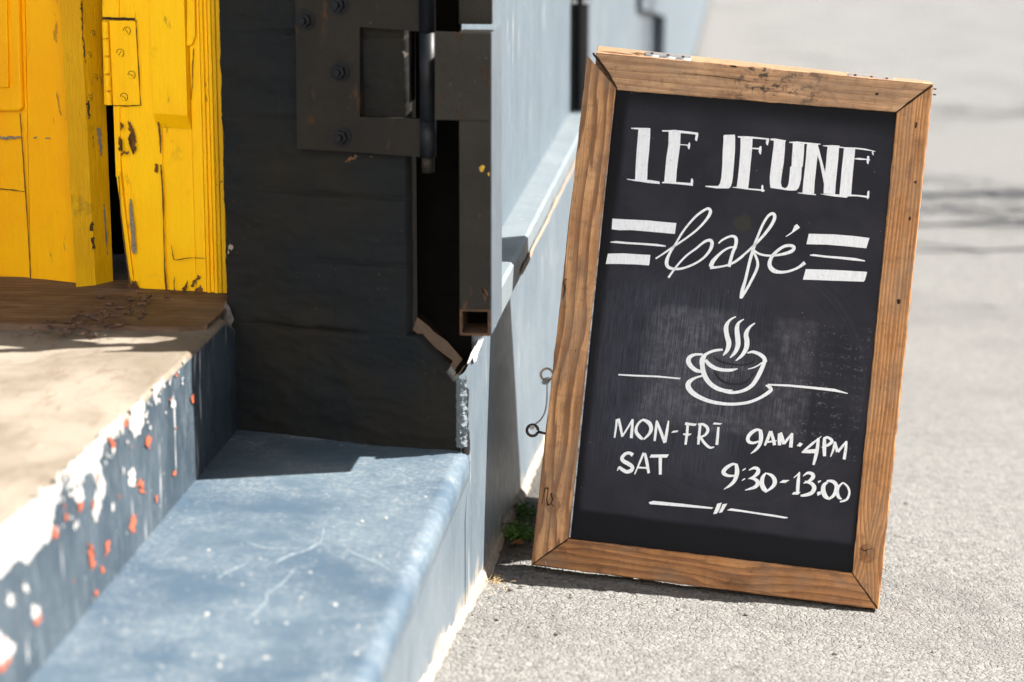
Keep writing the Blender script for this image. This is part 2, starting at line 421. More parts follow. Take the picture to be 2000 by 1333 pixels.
def mat_wood(name, cols, freq, warp, seed, knots=(), stain=0.0, rings=0.8, blotch=0.3, wsc=5.0):
    """pine grain running along local X; knots = (x, y, radius)"""
    t = NT(name)
    co = t.coord('Object'); p = t.sep(co)
    x, y = p[0], p[1]
    wv = t.noise(t.coord('Object', scale=(wsc, wsc * 1.6, 1), loc=(seed, seed, 0)), 1.0, 2, 0.45)
    f = t.math('ADD', y, t.math('MULTIPLY', t.math('SUBTRACT', wv, 0.5), warp))
    km = None
    for (kx, ky, kr) in knots:
        dx = t.math('SUBTRACT', x, kx); dy = t.math('SUBTRACT', y, ky)
        dx2 = t.math('MULTIPLY', dx, 0.6)
        d2 = t.math('ADD', t.math('MULTIPLY', dx2, dx2), t.math('MULTIPLY', dy, dy))
        g = t.math('POWER', 2.718, t.math('MULTIPLY', d2, -1.0 / (2.6 * kr) ** 2))
        # lines bend around the knot
        f = t.math('ADD', f, t.math('MULTIPLY', t.math('MULTIPLY', g, t.math('SIGN', dy)), kr * 0.9))
        d = t.math('SQRT', t.math('ADD', t.math('MULTIPLY', t.math('MULTIPLY', dx, 0.8), t.math('MULTIPLY', dx, 0.8)), t.math('MULTIPLY', dy, dy)))
        d = t.math('ADD', d, t.math('MULTIPLY', t.math('SUBTRACT', t.noise(co, 120, 3), 0.5), kr * 0.5))
        inner = t.ss(d, kr * 1.05, kr * 0.85)
        rim = t.math('MULTIPLY', t.ss(d, kr * 1.25, kr * 1.0), t.ss(d, kr * 0.75, kr * 0.98))
        km = (inner, rim) if km is None else (t.math('MAXIMUM', km[0], inner), t.math('MAXIMUM', km[1], rim))
    ph = t.math('ADD', t.math('MULTIPLY', f, freq), t.math('MULTIPLY', t.noise(t.coord('Object', scale=(3, 60, 1), loc=(0, seed, 0)), 1.0, 2), 1.6))
    saw = t.math('FRACT', ph)
    ring = t.math('MULTIPLY', t.ss(saw, 0.15, 0.86), t.ss(saw, 1.0, 0.90))
    fib = t.noise(t.coord('Object', scale=(10, 420, 60), loc=(seed, 0, 0)), 1.0, 4, 0.65)
    c = t.mix(t.ss(t.noise(co, 9, 4, 0.6), 0.35, 0.65), cols[0], cols[1])
    c = t.mix(t.math('MULTIPLY', ring, rings), c, cols[2])
    c = t.mix(t.math('MULTIPLY', t.ss(fib, 0.42, 0.70), 0.5), c, cols[2])
    bl = t.ss(t.noise(t.coord('Object', scale=(1, 2.2, 1), loc=(seed, 2, 1)), 11, 5, 0.65), 0.52, 0.72)
    c = t.mix(t.math('MULTIPLY', bl, blotch), c, (0.09, 0.045, 0.025))
    if km is not None:
        c = t.mix(t.math('MULTIPLY', km[0], t.math('MULTIPLY', t.noise(co, 90, 4, 0.7), 1.1)), c, (0.16, 0.065, 0.022))
        c = t.mix(t.math('MULTIPLY', km[1], t.math('MULTIPLY', t.ss(t.noise(co, 60, 3), 0.38, 0.6), 0.6)), c, (0.07, 0.03, 0.012))
    if stain > 0:
        zone = t.math('MULTIPLY', t.ss(x, 0.22, 0.30), t.ss(x, 0.50, 0.36))
        sn = t.noise(t.coord('Object', scale=(1, 1.3, 1), loc=(seed, 0, 0)), 34, 6, 0.75)
        c = t.mix(t.math('MULTIPLY', t.math('MULTIPLY', t.ss(sn, 0.49, 0.60), zone), stain), c, (0.045, 0.035, 0.032))
    gm = t.math('MULTIPLY', t.ss(t.noise(co, 55, 6, 0.8), 0.47, 0.70), 0.5)
    c = t.mix(gm, c, (0.10, 0.055, 0.035))
    gw = t.math('MULTIPLY', t.ss(t.noise(t.coord('Object', scale=(1, 2.5, 1), loc=(seed * 2, 1, 0)), 7, 4, 0.6), 0.45, 0.68), 0.45)
    c = t.mix(gw, c, (0.24, 0.165, 0.115))
    # pin holes and dark flecks
    fk = t.math('MULTIPLY', t.ss(t.vor(t.coord('Object', scale=(0.5, 1, 1)), 70), 0.10, 0.05), t.ss(t.noise(co, 13, 2), 0.55, 0.6))
    c = t.mix(t.math('MULTIPLY', fk, 0.8), c, (0.03, 0.015, 0.01))
    nb = t.bump(t.math('SUBTRACT', t.math('MULTIPLY', fib, 0.7), t.math('ADD', t.math('MULTIPLY', ring, 0.9), fk)), 0.55, 0.0012)
    return t.done(c, 0.68, nb, spec=0.3)

# ------------------------------------------------------------------ ground
PY = [-40, -10, 0, 2, 3.2, 4.0, 5.02, 6, 8, 12, 20, 40, 80, 200]
PZ = [2.6, 1.35, 0.46, 0.245, 0.107, 0.0, -0.085, -0.165, -0.32, -0.53, -0.80, -1.30, -2.2, -4.6]
def gz(x, y):
    x = np.asarray(x, float); y = np.asarray(y, float)
    b = np.interp(y, PY, PZ)
    k = 1 - np.clip((y - 6) / 5.0, 0, 1) ** 1.0 * 0.85
    xx = np.where(x < 1.3, x, 1.3 + (1 - np.exp(-np.maximum(x - 1.3, 0) / 1.5)) * 1.2)
    xx = np.maximum(xx, -0.5)
    return b - 0.086 * xx * k

def axis(dense0, dense1, step, lo, hi, g=1.09):
    a = list(np.arange(dense0, dense1, step)); s = step
    v = a[-1]
    while v < hi:
        s *= g; v += s; a.append(v)
    s = step; v = a[0]; pre = []
    while v > lo:
        s *= g; v -= s; pre.append(v)
    return np.array(pre[::-1] + a)
gx = axis(-0.02, 1.25, 0.0042, -40, 120, 1.12)
gy = axis(3.05, 4.75, 0.0045, -45, 220, 1.07)
GX, GY = np.meshgrid(gx, gy)
GZ = gz(GX, GY)
f1, f2, idv = cells(GX / 0.0095, GY / 0.0095, 3)
g1, g2, idw = cells(GX / 0.019, GY / 0.019, 8)
near = np.clip(1 - np.maximum(np.maximum(GX - 1.25, -0.02 - GX), np.maximum(3.05 - GY, GY - 4.75)) / 0.3, 0, 1)
rel = 0.0014 * (idv - 0.5) - 0.0018 * np.clip(1 - (f2 - f1) / 0.25, 0, 1) * (idv > 0.35) - 0.0030 * (idw > 0.86) * np.clip(1 - g1 / 0.5, 0, 1)
rel += 0.004 * (vnoise(GX / 0.09, GY / 0.09, 1) - 0.5) + 0.002 * (vnoise(GX / 0.03, GY / 0.03, 2) - 0.5)
# an unlevel rut near the foot of the wall
rel += 0.006 * (vnoise(GX / 0.25, GY / 0.25, 5) - 0.5)
GZ = GZ + rel * near
nx, ny = len(gx), len(gy)
co = np.stack([GX, GY, GZ], -1).reshape(-1, 3)
idx = np.arange(nx * ny).reshape(ny, nx)
q = np.stack([idx[:-1, :-1], idx[:-1, 1:], idx[1:, 1:], idx[1:, :-1]], -1).reshape(-1, 4)
me = bpy.data.meshes.new('pavement')
me.vertices.add(len(co)); me.vertices.foreach_set('co', co.ravel())
me.loops.add(q.size); me.loops.foreach_set('vertex_index', q.ravel())
me.polygons.add(len(q)); me.polygons.foreach_set('loop_start', np.arange(0, q.size, 4)); me.polygons.foreach_set('loop_total', np.full(len(q), 4))
me.update(calc_edges=True)
me.polygons.foreach_set('use_smooth', np.ones(len(q), bool))
ground = link('pavement', me, M_asphalt); ground['kind'] = 'structure'

# ------------------------------------------------------------------ building
TZ1, TZ2 = 0.3253, 0.5378          # lower and upper tread heights
RX = -0.405                        # face of the upper riser
Z0 = 1.355
B = empty('shop_building', (0, 4.0, 0), 'blue-grey painted shop wall with a projecting ledge and a dark recess round the yellow door', 'building')

def grid_sheet(name, P, nu, nv, mat, parent, disp, nrm, amp_edge=None, smooth=True):
    """P: 4 corners (A,B,C,D), bilinear grid, displaced along nrm by disp(p,s,t)"""
    A_, B_, C_, D_ = [Vector(p) for p in P]; nrm = Vector(nrm)
    vs = []
    for j in range(nv + 1):
        t = j / nv
        for i in range(nu + 1):
            s = i / nu
            p = (A_ * (1 - s) + B_ * s) * (1 - t) + (D_ * (1 - s) + C_ * s) * t
            vs.append(p + nrm * disp(p, s, t))
    fs = [(j * (nu + 1) + i, j * (nu + 1) + i + 1, (j + 1) * (nu + 1) + i + 1, (j + 1) * (nu + 1) + i) for j in range(nv) for i in range(nu)]
    return obj(name, vs, fs, mat, parent, smooth=smooth)

# street facade profile (x, z) swept along y: plinth, ledge with sloping underside, upper wall
UPX = -0.020
LEDGE_T = 0.558; LEDGE_B = 0.503; LEDGE_X = 0.037
def sweep_profile(name, prof, y0, y1, n, mat, parent, jit=0.0, closed=True):
    vs, fs = [], []; m = len(prof)
    for i in range(n + 1):
        y = y0 + (y1 - y0) * i / n
        for k, (x, z) in enumerate(prof):
            j = jit * fbm(y * 14, k * 3.1, 5)
            vs.append((x + j, y + (0 if i in (0, n) else 0), z + jit * fbm(y * 14, k * 3.1, 9)))
    for i in range(n):
        for k in range(m if closed else m - 1):
            k2 = (k + 1) % m
            fs.append((i * m + k, i * m + k2, (i + 1) * m + k2, (i + 1) * m + k))
    if closed:
        fs.append(tuple(range(m))); fs.append(tuple(n * m + k for k in range(m))[::-1])
    o = obj(name, vs, fs, mat, parent)
    bm = bmesh.new(); bm.from_mesh(o.data); bmesh.ops.recalc_face_normals(bm, faces=bm.faces); bm.to_mesh(o.data); bm.free()
    return o

FAR = 6.9
# plinth from the recess corner to the far section; its near corner is broken and rough
PLN = 3.693
plv = []; nseg = 46
prof_y = []
def plinth():
    vs, fs = [], []
    rows = 60
    z0 = -1.2; z1 = 0.455
    ys = [0, 0.006, 0.012, 0.02, 0.03, 0.045, 0.07, 0.12, 0.25, 0.5, 1.0, 1.8, FAR - PLN]
    for r in range(rows + 1):
        z = z0 + (z1 - z0) * r / rows
        for k, dy in enumerate(ys):
            rough = max(0, 1 - dy / 0.035) if z > 0.30 else 0
            j = rough * (0.007 * mnoise.noise(Vector((z * 75, dy * 60, 0))) + 0.005 * mnoise.noise(Vector((z * 220, dy * 150, 3))))
            xr = -0.008 * rough * (0.6 + 0.8 * mnoise.noise(Vector((z * 50, 7, dy * 90)))) + 0.0015 * fbm(z * 3, dy * 3)
            ytop = -0.012 * max(0, (z - 0.44) / 0.03)
            vs.append((min(xr, 0.001), PLN + dy + j * (1 if k < 5 else 0) + (ytop if k == 0 else 0), z))
        # back column
    m = len(ys)
    for r in range(rows):
        for k in range(m - 1):
            fs.append((r * m + k, r * m + k + 1, (r + 1) * m + k + 1, (r + 1) * m + k))
    return obj('plinth', vs, fs, M_wall, B, smooth=False)
pl = plinth()
# top band of the plinth up to the ledge starts a little further along
sweep_profile('plinth_cap', [(-0.3, 0.4552), (0.0012, 0.4552), (0.0015, 0.47), (0.003, 0.478), (-0.3, 0.478)], 3.853, FAR, 20, M_wall, B, 0.0006)
sweep_profile('ledge', [(-0.3, 0.4784), (0.0035, 0.4784), (0.012, 0.485), (LEDGE_X, LEDGE_B), (LEDGE_X + 0.001, LEDGE_T - 0.006), (LEDGE_X - 0.005, LEDGE_T - 0.001), (UPX - 0.002, LEDGE_T + 0.002), (-0.3, LEDGE_T + 0.002)],
              3.853, FAR, 60, M_ledge, B, 0.0012)
# rust-orange stain line along the ledge nosing (bare render showing)
vs, fs = [], []
for i in range(60):
    y = 4.3 + i * 0.035
    w = 0.006 + 0.006 * abs(fbm(y * 5, 2)); zc = LEDGE_B + 0.010 + 0.004 * fbm(y * 4, 1)
    vs += [(LEDGE_X + 0.0035, y, zc - w), (LEDGE_X + 0.0035, y, zc + w)]
fs = [(2 * i, 2 * i + 2, 2 * i + 3, 2 * i + 1) for i in range(59)]
obj('worn_ledge_edge', vs, fs, simple('bare_orange_render', (0.30, 0.20, 0.125), 0.85, scale=40, second=(0.21, 0.21, 0.20)), B)
# upper wall
sweep_profile('upper_wall', [(-0.07, LEDGE_T + 0.0035), (UPX, LEDGE_T + 0.0035), (UPX, 3.3), (-0.07, 3.3)], 3.853, 6.42, 30, M_wall_up, B, 0.0008)
# black steel channel and downpipe standing on the ledge
dp = empty('black_downpipe', (0.0, 6.45, LEDGE_T), 'black glossy downpipe in a steel channel standing on the wall ledge behind the cafe board', 'drainpipe')
from_bm('channel', box_bm(-0.07, 0.024, 6.44, 6.50, LEDGE_T + 0.004, 3.3, 0.002), M_black, dp)
v_, f_ = tube_mesh([(0.005, 6.415, LEDGE_T + 0.006), (0.005, 6.415, 3.3)], 0.013, 16)
obj('pipe', v_, f_, M_black, dp, smooth=True)
for zz in (0.86, 1.5, 2.3):
    from_bm('bracket', box_bm(-0.018, 0.028, 6.405, 6.438, zz, zz + 0.012, 0.001), M_zinc, dp)

# the recess: backing wall of the splayed reveal, stones, cavity behind the gate
def rev(u, v, off=0.0):
    """point on the splayed reveal face seen at a photo pixel"""
    n_ = Vector((0.24, 1, 0)).normalized()
    return hit(u, v, n_, Vector((0, 3.693, 0)) - n_ * off)
RN = -Vector((0.24, 1, 0)).normalized()      # reveal normal, towards the viewer
RU = Vector((1, -0.24, 0)).normalized()      # along the reveal, towards the street
def RV(s, z, off=0.0):                       # s metres from the corner inwards
    return Vector((0, 3.693, z)) - RU * s + RN * off
SX = 0.10                                    # width of the notch at the corner
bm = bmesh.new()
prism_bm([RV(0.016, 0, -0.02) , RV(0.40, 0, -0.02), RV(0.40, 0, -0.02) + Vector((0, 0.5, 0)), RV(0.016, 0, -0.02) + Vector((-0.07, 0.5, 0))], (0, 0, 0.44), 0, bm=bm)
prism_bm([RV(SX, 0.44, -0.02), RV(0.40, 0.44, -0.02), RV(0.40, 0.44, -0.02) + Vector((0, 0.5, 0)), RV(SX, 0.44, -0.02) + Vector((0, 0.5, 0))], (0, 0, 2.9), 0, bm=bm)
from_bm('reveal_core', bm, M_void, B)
# courses of painted masonry: split in blocks; joints follow the photo
joints = [0.312, 0.515, 0.632, 0.745, 0.872, 1.012, 1.15, 1.35, 1.6, 1.9, 2.2, 2.6, 3.3]
rnd = random.Random(3)
def block(s0, s1, z0, z1, k):
    """one masonry block with rounded uneven face; s measured inwards from the corner"""
    nu = max(4, int((s1 - s0) / 0.005)); nv = max(4, int((z1 - z0) / (0.0035 if z0 < 1.1 else 0.012)))
    vs, fs = [], []
    def depth(s, z):
        d = 0.0
        for q_, zj in enumerate(joints[1:-1]):
            if abs(z - zj) > 0.03: continue
            wob = 0.007 * mnoise.noise(Vector((s * 9, q_ * 3.3, 1))) + 0.003 * mnoise.noise(Vector((s * 45, q_ * 3.3, 2)))
            w = 0.0028 + 0.003 * abs(mnoise.noise(Vector((s * 14, q_, 5))))
            gg = 0.011 * max(0.0, min(1.0, 0.45 + 1.6 * mnoise.noise(Vector((s * 5.5, q_ * 7.7, 9)))))
            d -= gg * math.exp(-((z - zj - wob) / w) ** 2)
        return d + 0.0065 * fbm(s * 9, z * 14, 0.0) + 0.0012 * fbm(s * 40, z * 80, 2) + 0.0010 * fbm(s * 150, z * 170, 4)
    for j in range(nv + 1):
        for i in range(nu + 1):
            s = s0 + (s1 - s0) * i / nu; z = z0 + (z1 - z0) * j / nv
            ss_ = s; zz = z
            if z0 <= 0.45 <= z1 + 0.3: pass
            # notch chamfer: blocks beside the cavity end on a slope
            lim = 0.0 if z < 0.425 else min(SX, (z - 0.425) * 0.9)
            if i == 0 and s0 < 0.001: ss_ = lim + 0.004 * abs(mnoise.noise(Vector((z * 60, 1, 1))))
            else: ss_ = max(s, lim + 0.002 * i)
            vs.append(RV(ss_, zz, depth(ss_, zz)))
    w_ = nu + 1
    for j in range(nv):
        for i in range(nu):
            fs.append((j * w_ + i, j * w_ + i + 1, (j + 1) * w_ + i + 1, (j + 1) * w_ + i))
    # edges turned back into the wall
    def skirt(ids, rev_=False):
        b0 = len(vs)
        for i_ in ids: vs.append(vs[i_] - RN * 0.03)
        for a in range(len(ids) - 1):
            fs.append((ids[a], ids[a + 1], b0 + a + 1, b0 + a))
    skirt([i for i in range(w_)]); skirt([nv * w_ + i for i in range(w_)])
    skirt([j * w_ for j in range(nv + 1)]); skirt([j * w_ + nu for j in range(nv + 1)])
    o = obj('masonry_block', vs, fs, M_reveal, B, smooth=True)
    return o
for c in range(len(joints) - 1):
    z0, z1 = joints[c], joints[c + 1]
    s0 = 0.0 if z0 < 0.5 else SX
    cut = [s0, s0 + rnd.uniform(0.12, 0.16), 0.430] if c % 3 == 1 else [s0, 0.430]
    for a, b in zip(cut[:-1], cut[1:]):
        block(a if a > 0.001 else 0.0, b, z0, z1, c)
# sloping rusty bed of the cavity, its colour darkened to match the shade there
obj('cavity_bed', [RV(0.006, 0.424, -0.012), RV(SX, 0.515, -0.012), RV(SX, 0.515, -0.012) + Vector((0, .12, .02)), RV(0.006, 0.424, -0.012) + Vector((0, .10, 0.02))], [(0, 1, 2, 3)], simple('shade_dark_rust', (0.014, 0.009, 0.006), 0.95, scale=60, spec=0.05), B)
from_bm('cavity_shade_foot', box_bm(-0.35, -0.004, 3.838, 3.8515, 0.40, 0.562), M_void, B)  # near-black sheet covers the lit plinth end with painted shade
# near-black sheet stands for the cavity's shade; header far above the door recess
from_bm('cavity_shade_back', box_bm(-0.35, UPX - 0.0006, 3.838, 3.8515, 0.5625, 3.3), M_void, B)
from_bm('lintel', box_bm(-1.3, -0.03, 1.2, 3.60, 2.85, 3.3, 0.004), M_wall_up, B)
# white patch painted for the sunlit plinth top at the broken corner
ch = [(915, 700), (922, 676), (933, 662), (947, 660), (944, 672), (938, 682), (934, 694), (929, 704), (925, 712), (921, 704), (924, 690), (920, 694)]
obj('lit_corner_patch', [on_x(u, v, 0.0035) for u, v in [(912, 712), (920, 690), (932, 668), (945, 661), (940, 676), (934, 690), (931, 704), (926, 709), (923, 698), (919, 706)]], [tuple(range(10))], M_white, B)
for lst in ([(1166, 0), (0, 0)],): pass
ch = [(1043, 930), (1046, 915), (1042, 905), (1052, 880), (1062, 868), (1060, 900), (1056, 922), (1050, 918)]

vs, fs = [], []; nz_, nk = 130, 9
for i in range(nz_ + 1):
    z = 0.333 + (0.452 - 0.333) * i / nz_
    for k in range(nk):
        t_ = k / (nk - 1)
        x = -0.010 + 0.0135 * min(1, t_ * 1.6); y = PLN - 0.004 + 0.026 * max(0, t_ - 0.35)
        a = 0.0042 * mnoise.noise(Vector((z * 120, t_ * 4, 1))) + 0.0018 * mnoise.noise(Vector((z * 420, t_ * 9, 4))) + 0.002
        if k in (0, nk - 1): a -= 0.004
        vs.append((x + a * 0.8, y - a * 1.3 + 0.004 * mnoise.noise(Vector((z * 60, 2, 2))), z))
for i in range(nz_):
    for k in range(nk - 1): fs.append((i * nk + k, i * nk + k + 1, (i + 1) * nk + k + 1, (i + 1) * nk + k))
obj('broken_render_edge', vs, fs, simple('crumbly_blue_grey_render', (0.13, 0.155, 0.175), 0.9, scale=160, bumpd=0.002, second=(0.09, 0.11, 0.125)), B)

# far facade: taller plinth beyond the pipe, raised panels with steps
bm = box_bm(-0.4, 0.0, FAR, 11.9, -3.0, 3.3, 0.002)
from_bm('far_wall', bm, M_wall, B)
pp = [on_x(1243, -140, 0.0), on_x(1243, 18, 0.0), on_x(1290, 32, 0.0)]
y_a, y_b = pp[1].y, pp[2].y
za, zb = pp[1].z, pp[2].z
prism_bm_pts = [(-0.1, y_a, 3.3), (-0.1, y_a, za), (-0.1, y_b, zb), (-0.1, y_b, -3.0), (-0.1, 38, -3.0), (-0.1, 38, 3.3)]
from_bm('stepped_pier', prism_bm(prism_bm_pts, (0.125, 0, 0), 0.0), M_wall, B)
y_c = on_x(1398, 40, 0.055).y
from_bm('end_pier', box_bm(-0.4, 0.13, max(y_c, 20), 60, -6.0, 3.3, 0.0), M_ledge, B)

# ------------------------------------------------------------------ entrance steps
ST = empty('entrance_steps', (-0.2, 2.9, 0.0), 'worn concrete entrance steps painted blue with flaking risers, leading up to the yellow door', 'steps')
# lower step: swept rounded nosing profile
def tread_h(x, y):
    return TZ1 + 0.0012 * fbm(y * 7, x * 7, 1) - 0.003 * math.exp(-((x + 0.17) / 0.12) ** 2) + 0.006 * math.exp(-((x - RX) / 0.010) ** 2)
def lower_step():
    prof = [(0.0015, -0.9), (0.0015, 0.20), (0.0045, 0.262)]
    r = 0.022
    prof += [(0.004 + 0.006 * math.sin(a) + 0.0, 0.270 + 0.03 * (1 - math.cos(a))) for a in np.linspace(0, 1.2, 4)]
    cx_, cz_ = -0.016, TZ1 - 0.026
    for a in np.linspace(0.15, math.pi / 2, 9):
        prof.append((cx_ + 0.026 * math.cos(a), cz_ + 0.026 * math.sin(a)))
    prof += [(-0.05, TZ1), (-0.09, TZ1)] + [(-0.09 - i * 0.03, TZ1) for i in range(1, 11)] + [(RX - 0.02, TZ1)]
    n = 130; y0, y1 = 0.2, 3.80
    vs, fs = [], []
    m = len(prof)
    for i in range(n + 1):
        y = y0 + (y1 - y0) * i / n
        for k, (x, z) in enumerate(prof):
            nz = 0.0012 * fbm(y * 7, x * 7, 1) * (1 if k > 1 else 0.5)
            nx_ = 0.0022 * fbm(y * 9, z * 8, 4) if k < 18 else 0
            sag = -0.003 * math.exp(-((x + 0.17) / 0.12) ** 2)
            # fillet of old paint in the inner corner
            fil = 0.006 * math.exp(-((x - RX) / 0.010) ** 2) if k > 20 else 0
            lim_ = 3.693 - 0.24 * x + 0.004 if x < -0.012 else PLN + 0.012
            yy = min(y, lim_)
            vs.append((x + nx_, yy, z + nz + sag + fil))
    for i in range(n):
        for k in range(m - 1):
            fs.append((i * m + k, i * m + k + 1, (i + 1) * m + k + 1, (i + 1) * m + k))
    o = obj('lower_step', vs, fs, [M_tread, M_wall], ST, smooth=True)
    for p in o.data.polygons:
        p.material_index = 1 if p.center.z < 0.29 and p.center.x > -0.02 else 0
    return o
lower_step()
# upper step riser + worn bare tread with rounded arris
def upper_step():
    r = 0.012
    prof = [(RX, TZ1 - 0.05), (RX, TZ1 + 0.02), (RX, TZ1 + 0.06), (RX, TZ1 + 0.10), (RX, TZ1 + 0.14), (RX, TZ1 + 0.17), (RX, TZ2 - 0.010)]
    for a in np.linspace(0.2, math.pi / 2, 6):
        prof.append((RX - 0.007 + 0.007 * math.cos(a), TZ2 - 0.008 + 0.008 * math.sin(a)))
    prof += [(RX - 0.02 - 0.02 * i, TZ2) for i in range(0, 48)]
    n = 150; y0, y1 = 0.6, 3.99
    m = len(prof); vs, fs = [], []
    for i in range(n + 1):
        y = y0 + (y1 - y0) * i / n
        for k, (x, z) in enumerate(prof):
            wear = -0.003 * (0.5 + fbm(y * 16, 3)) * math.exp(-((x - RX) / 0.02) ** 2) if k > 6 else 0
            # broken end near the door frame
            brk = -0.05 * max(0, (y - 3.72) / 0.1) ** 1.3 * math.exp(-((x - RX) / 0.03) ** 2) if y > 3.72 and k > 5 else 0
            pit = -0.006 * max(0, mnoise.noise(Vector((x * 13, y * 9, 4))) - 0.15) if k > 12 else 0
            xx = x + 0.0015 * fbm(y * 9, z * 9, 2)
            lim = 3.693 - 0.24 * x + 0.012
            vs.append((xx, min(y, lim) if x > -0.47 else y, z + wear + brk + pit + (0.002 * fbm(x * 12, y * 12, 7) + 0.0012 * fbm(x * 60, y * 40, 7) if k > 6 else 0)))
    for i in range(n):
        for k in range(m - 1):
            fs.append((i * m + k, i * m + k + 1, (i + 1) * m + k + 1, (i + 1) * m + k))
    o = obj('upper_step', vs, fs, [M_conc, M_riser], ST, smooth=True)
    for p in o.data.polygons:
        k = p.index % (m - 1)
        p.material_index = 1 if k < 6 else 0
upper_step()

def blob(name, plane, cells_, mat, parent, seed=0, jag=0.18, sub=3):
    """irregular flakes traced on a plane: list of pixel outlines"""
    vs, fs = [], []; r = random.Random(seed)
    if name != 'paint_speck' and len(cells_) > 1:
        for i_, c_ in enumerate(cells_): o_ = blob(name, plane, [c_], mat, parent, seed + i_, jag, sub)
        return o_
    for outl in cells_:
        P = catmull(outl, 8, True) if jag >= 0.3 else catmull(outl, sub, True)
        if jag >= 0.3:
            sz = max(abs(p[0] - P[0][0]) + abs(p[1] - P[0][1]) for p in P); A_ = min(4.5, 0.13 * sz + 0.5)
            P = [(a + A_ * mnoise.noise(Vector((a * .16, b_ * .16, seed))) + A_ * 1.1 * mnoise.noise(Vector((a * .7, b_ * .5, seed + 3))), b_ + A_ * 2.0 * mnoise.noise(Vector((a * .22, b_ * .06, seed + 9))) + A_ * 1.5 * mnoise.noise(Vector((a * .8, b_ * .45, seed + 5)))) for a, b_ in P]
        cxp = sum(p[0] for p in P) / len(P); cyp = sum(p[1] for p in P) / len(P)
        b = len(vs)
        for (u, v) in P:
            k = 1 + (r.uniform(-jag, jag) * 0.6 if jag < 0.3 else 0)
            vs.append(plane(cxp + (u - cxp) * k, cyp + (v - cyp) * k))
        fs.append(tuple(range(b, b + len(P))))
    o_ = obj(name, vs, fs, mat, parent)
    if len(cells_) > 1: o_['kind'] = 'stuff'
    return o_
rs = lambda u, v: on_x(u, v, RX + 0.0010)
rs2 = lambda u, v: on_x(u, v, RX + 0.0016)
white_ch = [
    [(-20, 1050), (60, 985), (110, 940), (128, 925), (118, 960), (105, 1000), (98, 1050), (70, 1078), (55, 1100), (30, 1095), (12, 1120), (-20, 1130)],
    [(110, 935), (160, 885), (205, 840), (203, 870), (196, 905), (205, 945), (198, 990), (186, 1018), (182, 990), (190, 950), (178, 925), (165, 930), (155, 955), (140, 950), (135, 920), (120, 950)],
    [(205, 845), (235, 815), (238, 830), (228, 850), (222, 860), (212, 855)],
    [(258, 800), (275, 780), (283, 800), (278, 835), (268, 850), (256, 845), (255, 822)],
    [(300, 758), (318, 742), (322, 752), (312, 768), (306, 786), (299, 776)],
    [(-10, 1236), (14, 1248), (28, 1262), (24, 1285), (8, 1300), (-10, 1310)],
    [(147, 945), (160, 950), (163, 975), (152, 980), (143, 962)],
    [(63, 1182), (76, 1190), (80, 1208), (68, 1214), (62, 1200)],
    [(45, 1140), (54, 1146), (56, 1156), (46, 1154)], [(18, 1160), (28, 1172), (22, 1186), (14, 1175)],
    [(335, 783), (344, 788), (342, 797), (334, 794)],
    [(255, 915), (264, 925), (262, 950), (252, 945)],
]
blob('white_flaked_paint', rs, white_ch, M_white, ST, 3, 0.32, 4)
orange_ch = [
    [(170, 1058), (178, 1060), (186, 1085), (191, 1108), (182, 1112), (172, 1095)],
    [(206, 1056), (218, 1054), (214, 1078), (205, 1086)], [(196, 1108), (206, 1108), (205, 1120), (197, 1118)],
    [(254, 1004), (267, 1000), (266, 1025), (260, 1048), (252, 1040)],
    [(264, 945), (274, 936), (284, 950), (286, 965), (278, 962), (272, 950), (266, 956)],
    [(284, 852), (297, 850), (298, 865), (288, 880), (283, 870)],
    [(103, 1028), (113, 1035), (114, 1050), (104, 1050)],
    [(62, 1212), (78, 1206), (82, 1190), (84, 1204), (74, 1222)], [(-8, 1302), (12, 1296), (26, 1276), (26, 1290), (10, 1312), (-8, 1320)],
    [(216, 865), (228, 862), (226, 874), (218, 876)], [(372, 775), (381, 772), (382, 786), (374, 790)],
    [(152, 985), (164, 982), (162, 998), (154, 996)], [(240, 825), (250, 815), (252, 828), (244, 838)], [(337, 922), (345, 918), (345, 928), (338, 930)],
]
def slim(c_, kx, ky):
    cx0 = sum(p[0] for p in c_) / len(c_); cy0 = sum(p[1] for p in c_) / len(c_)
    return [(cx0 + (a - cx0) * kx, cy0 + (b_ - cy0) * ky) for a, b_ in c_]
blob('orange_flaked_paint', rs2, [slim(c_, 0.62, 0.85) for c_ in orange_ch], M_orange, ST, 5, 0.35, 2)
# small slivers of missing paint, too many to tell apart
def slivers(name, n_, plane, mat, seed, spread):
    rr_ = random.Random(seed); vs, fs = [], []
    for i in range(n_):
        u = rr_.uniform(0, 360) ; top = 1030 - 0.92 * u; bot = 1406 - 1.225 * u
        v = top + (bot - top) * min(0.95, abs(rr_.gauss(0.02, spread)))
        w = rr_.uniform(0.8, 3.0) * (1.4 - u / 500); h = w * rr_.uniform(1.2, 4.5)
        b_ = len(vs); m_ = 7
        for k in range(m_):
            a = 2 * math.pi * k / m_; q_ = rr_.uniform(0.55, 1.3)
            vs.append(plane(u + w * q_ * math.cos(a), v + h * q_ * math.sin(a)))
        fs.append(tuple(range(b_, b_ + m_)))
    o_ = obj(name, vs, fs, mat, ST); o_['kind'] = 'stuff'
slivers('small_paint_flecks', 110, lambda u, v: on_x(u, v, RX + 0.0013), M_white, 21, 0.15)
slivers('small_orange_flecks', 16, lambda u, v: on_x(u, v, RX + 0.0018), M_orange, 22, 0.4)
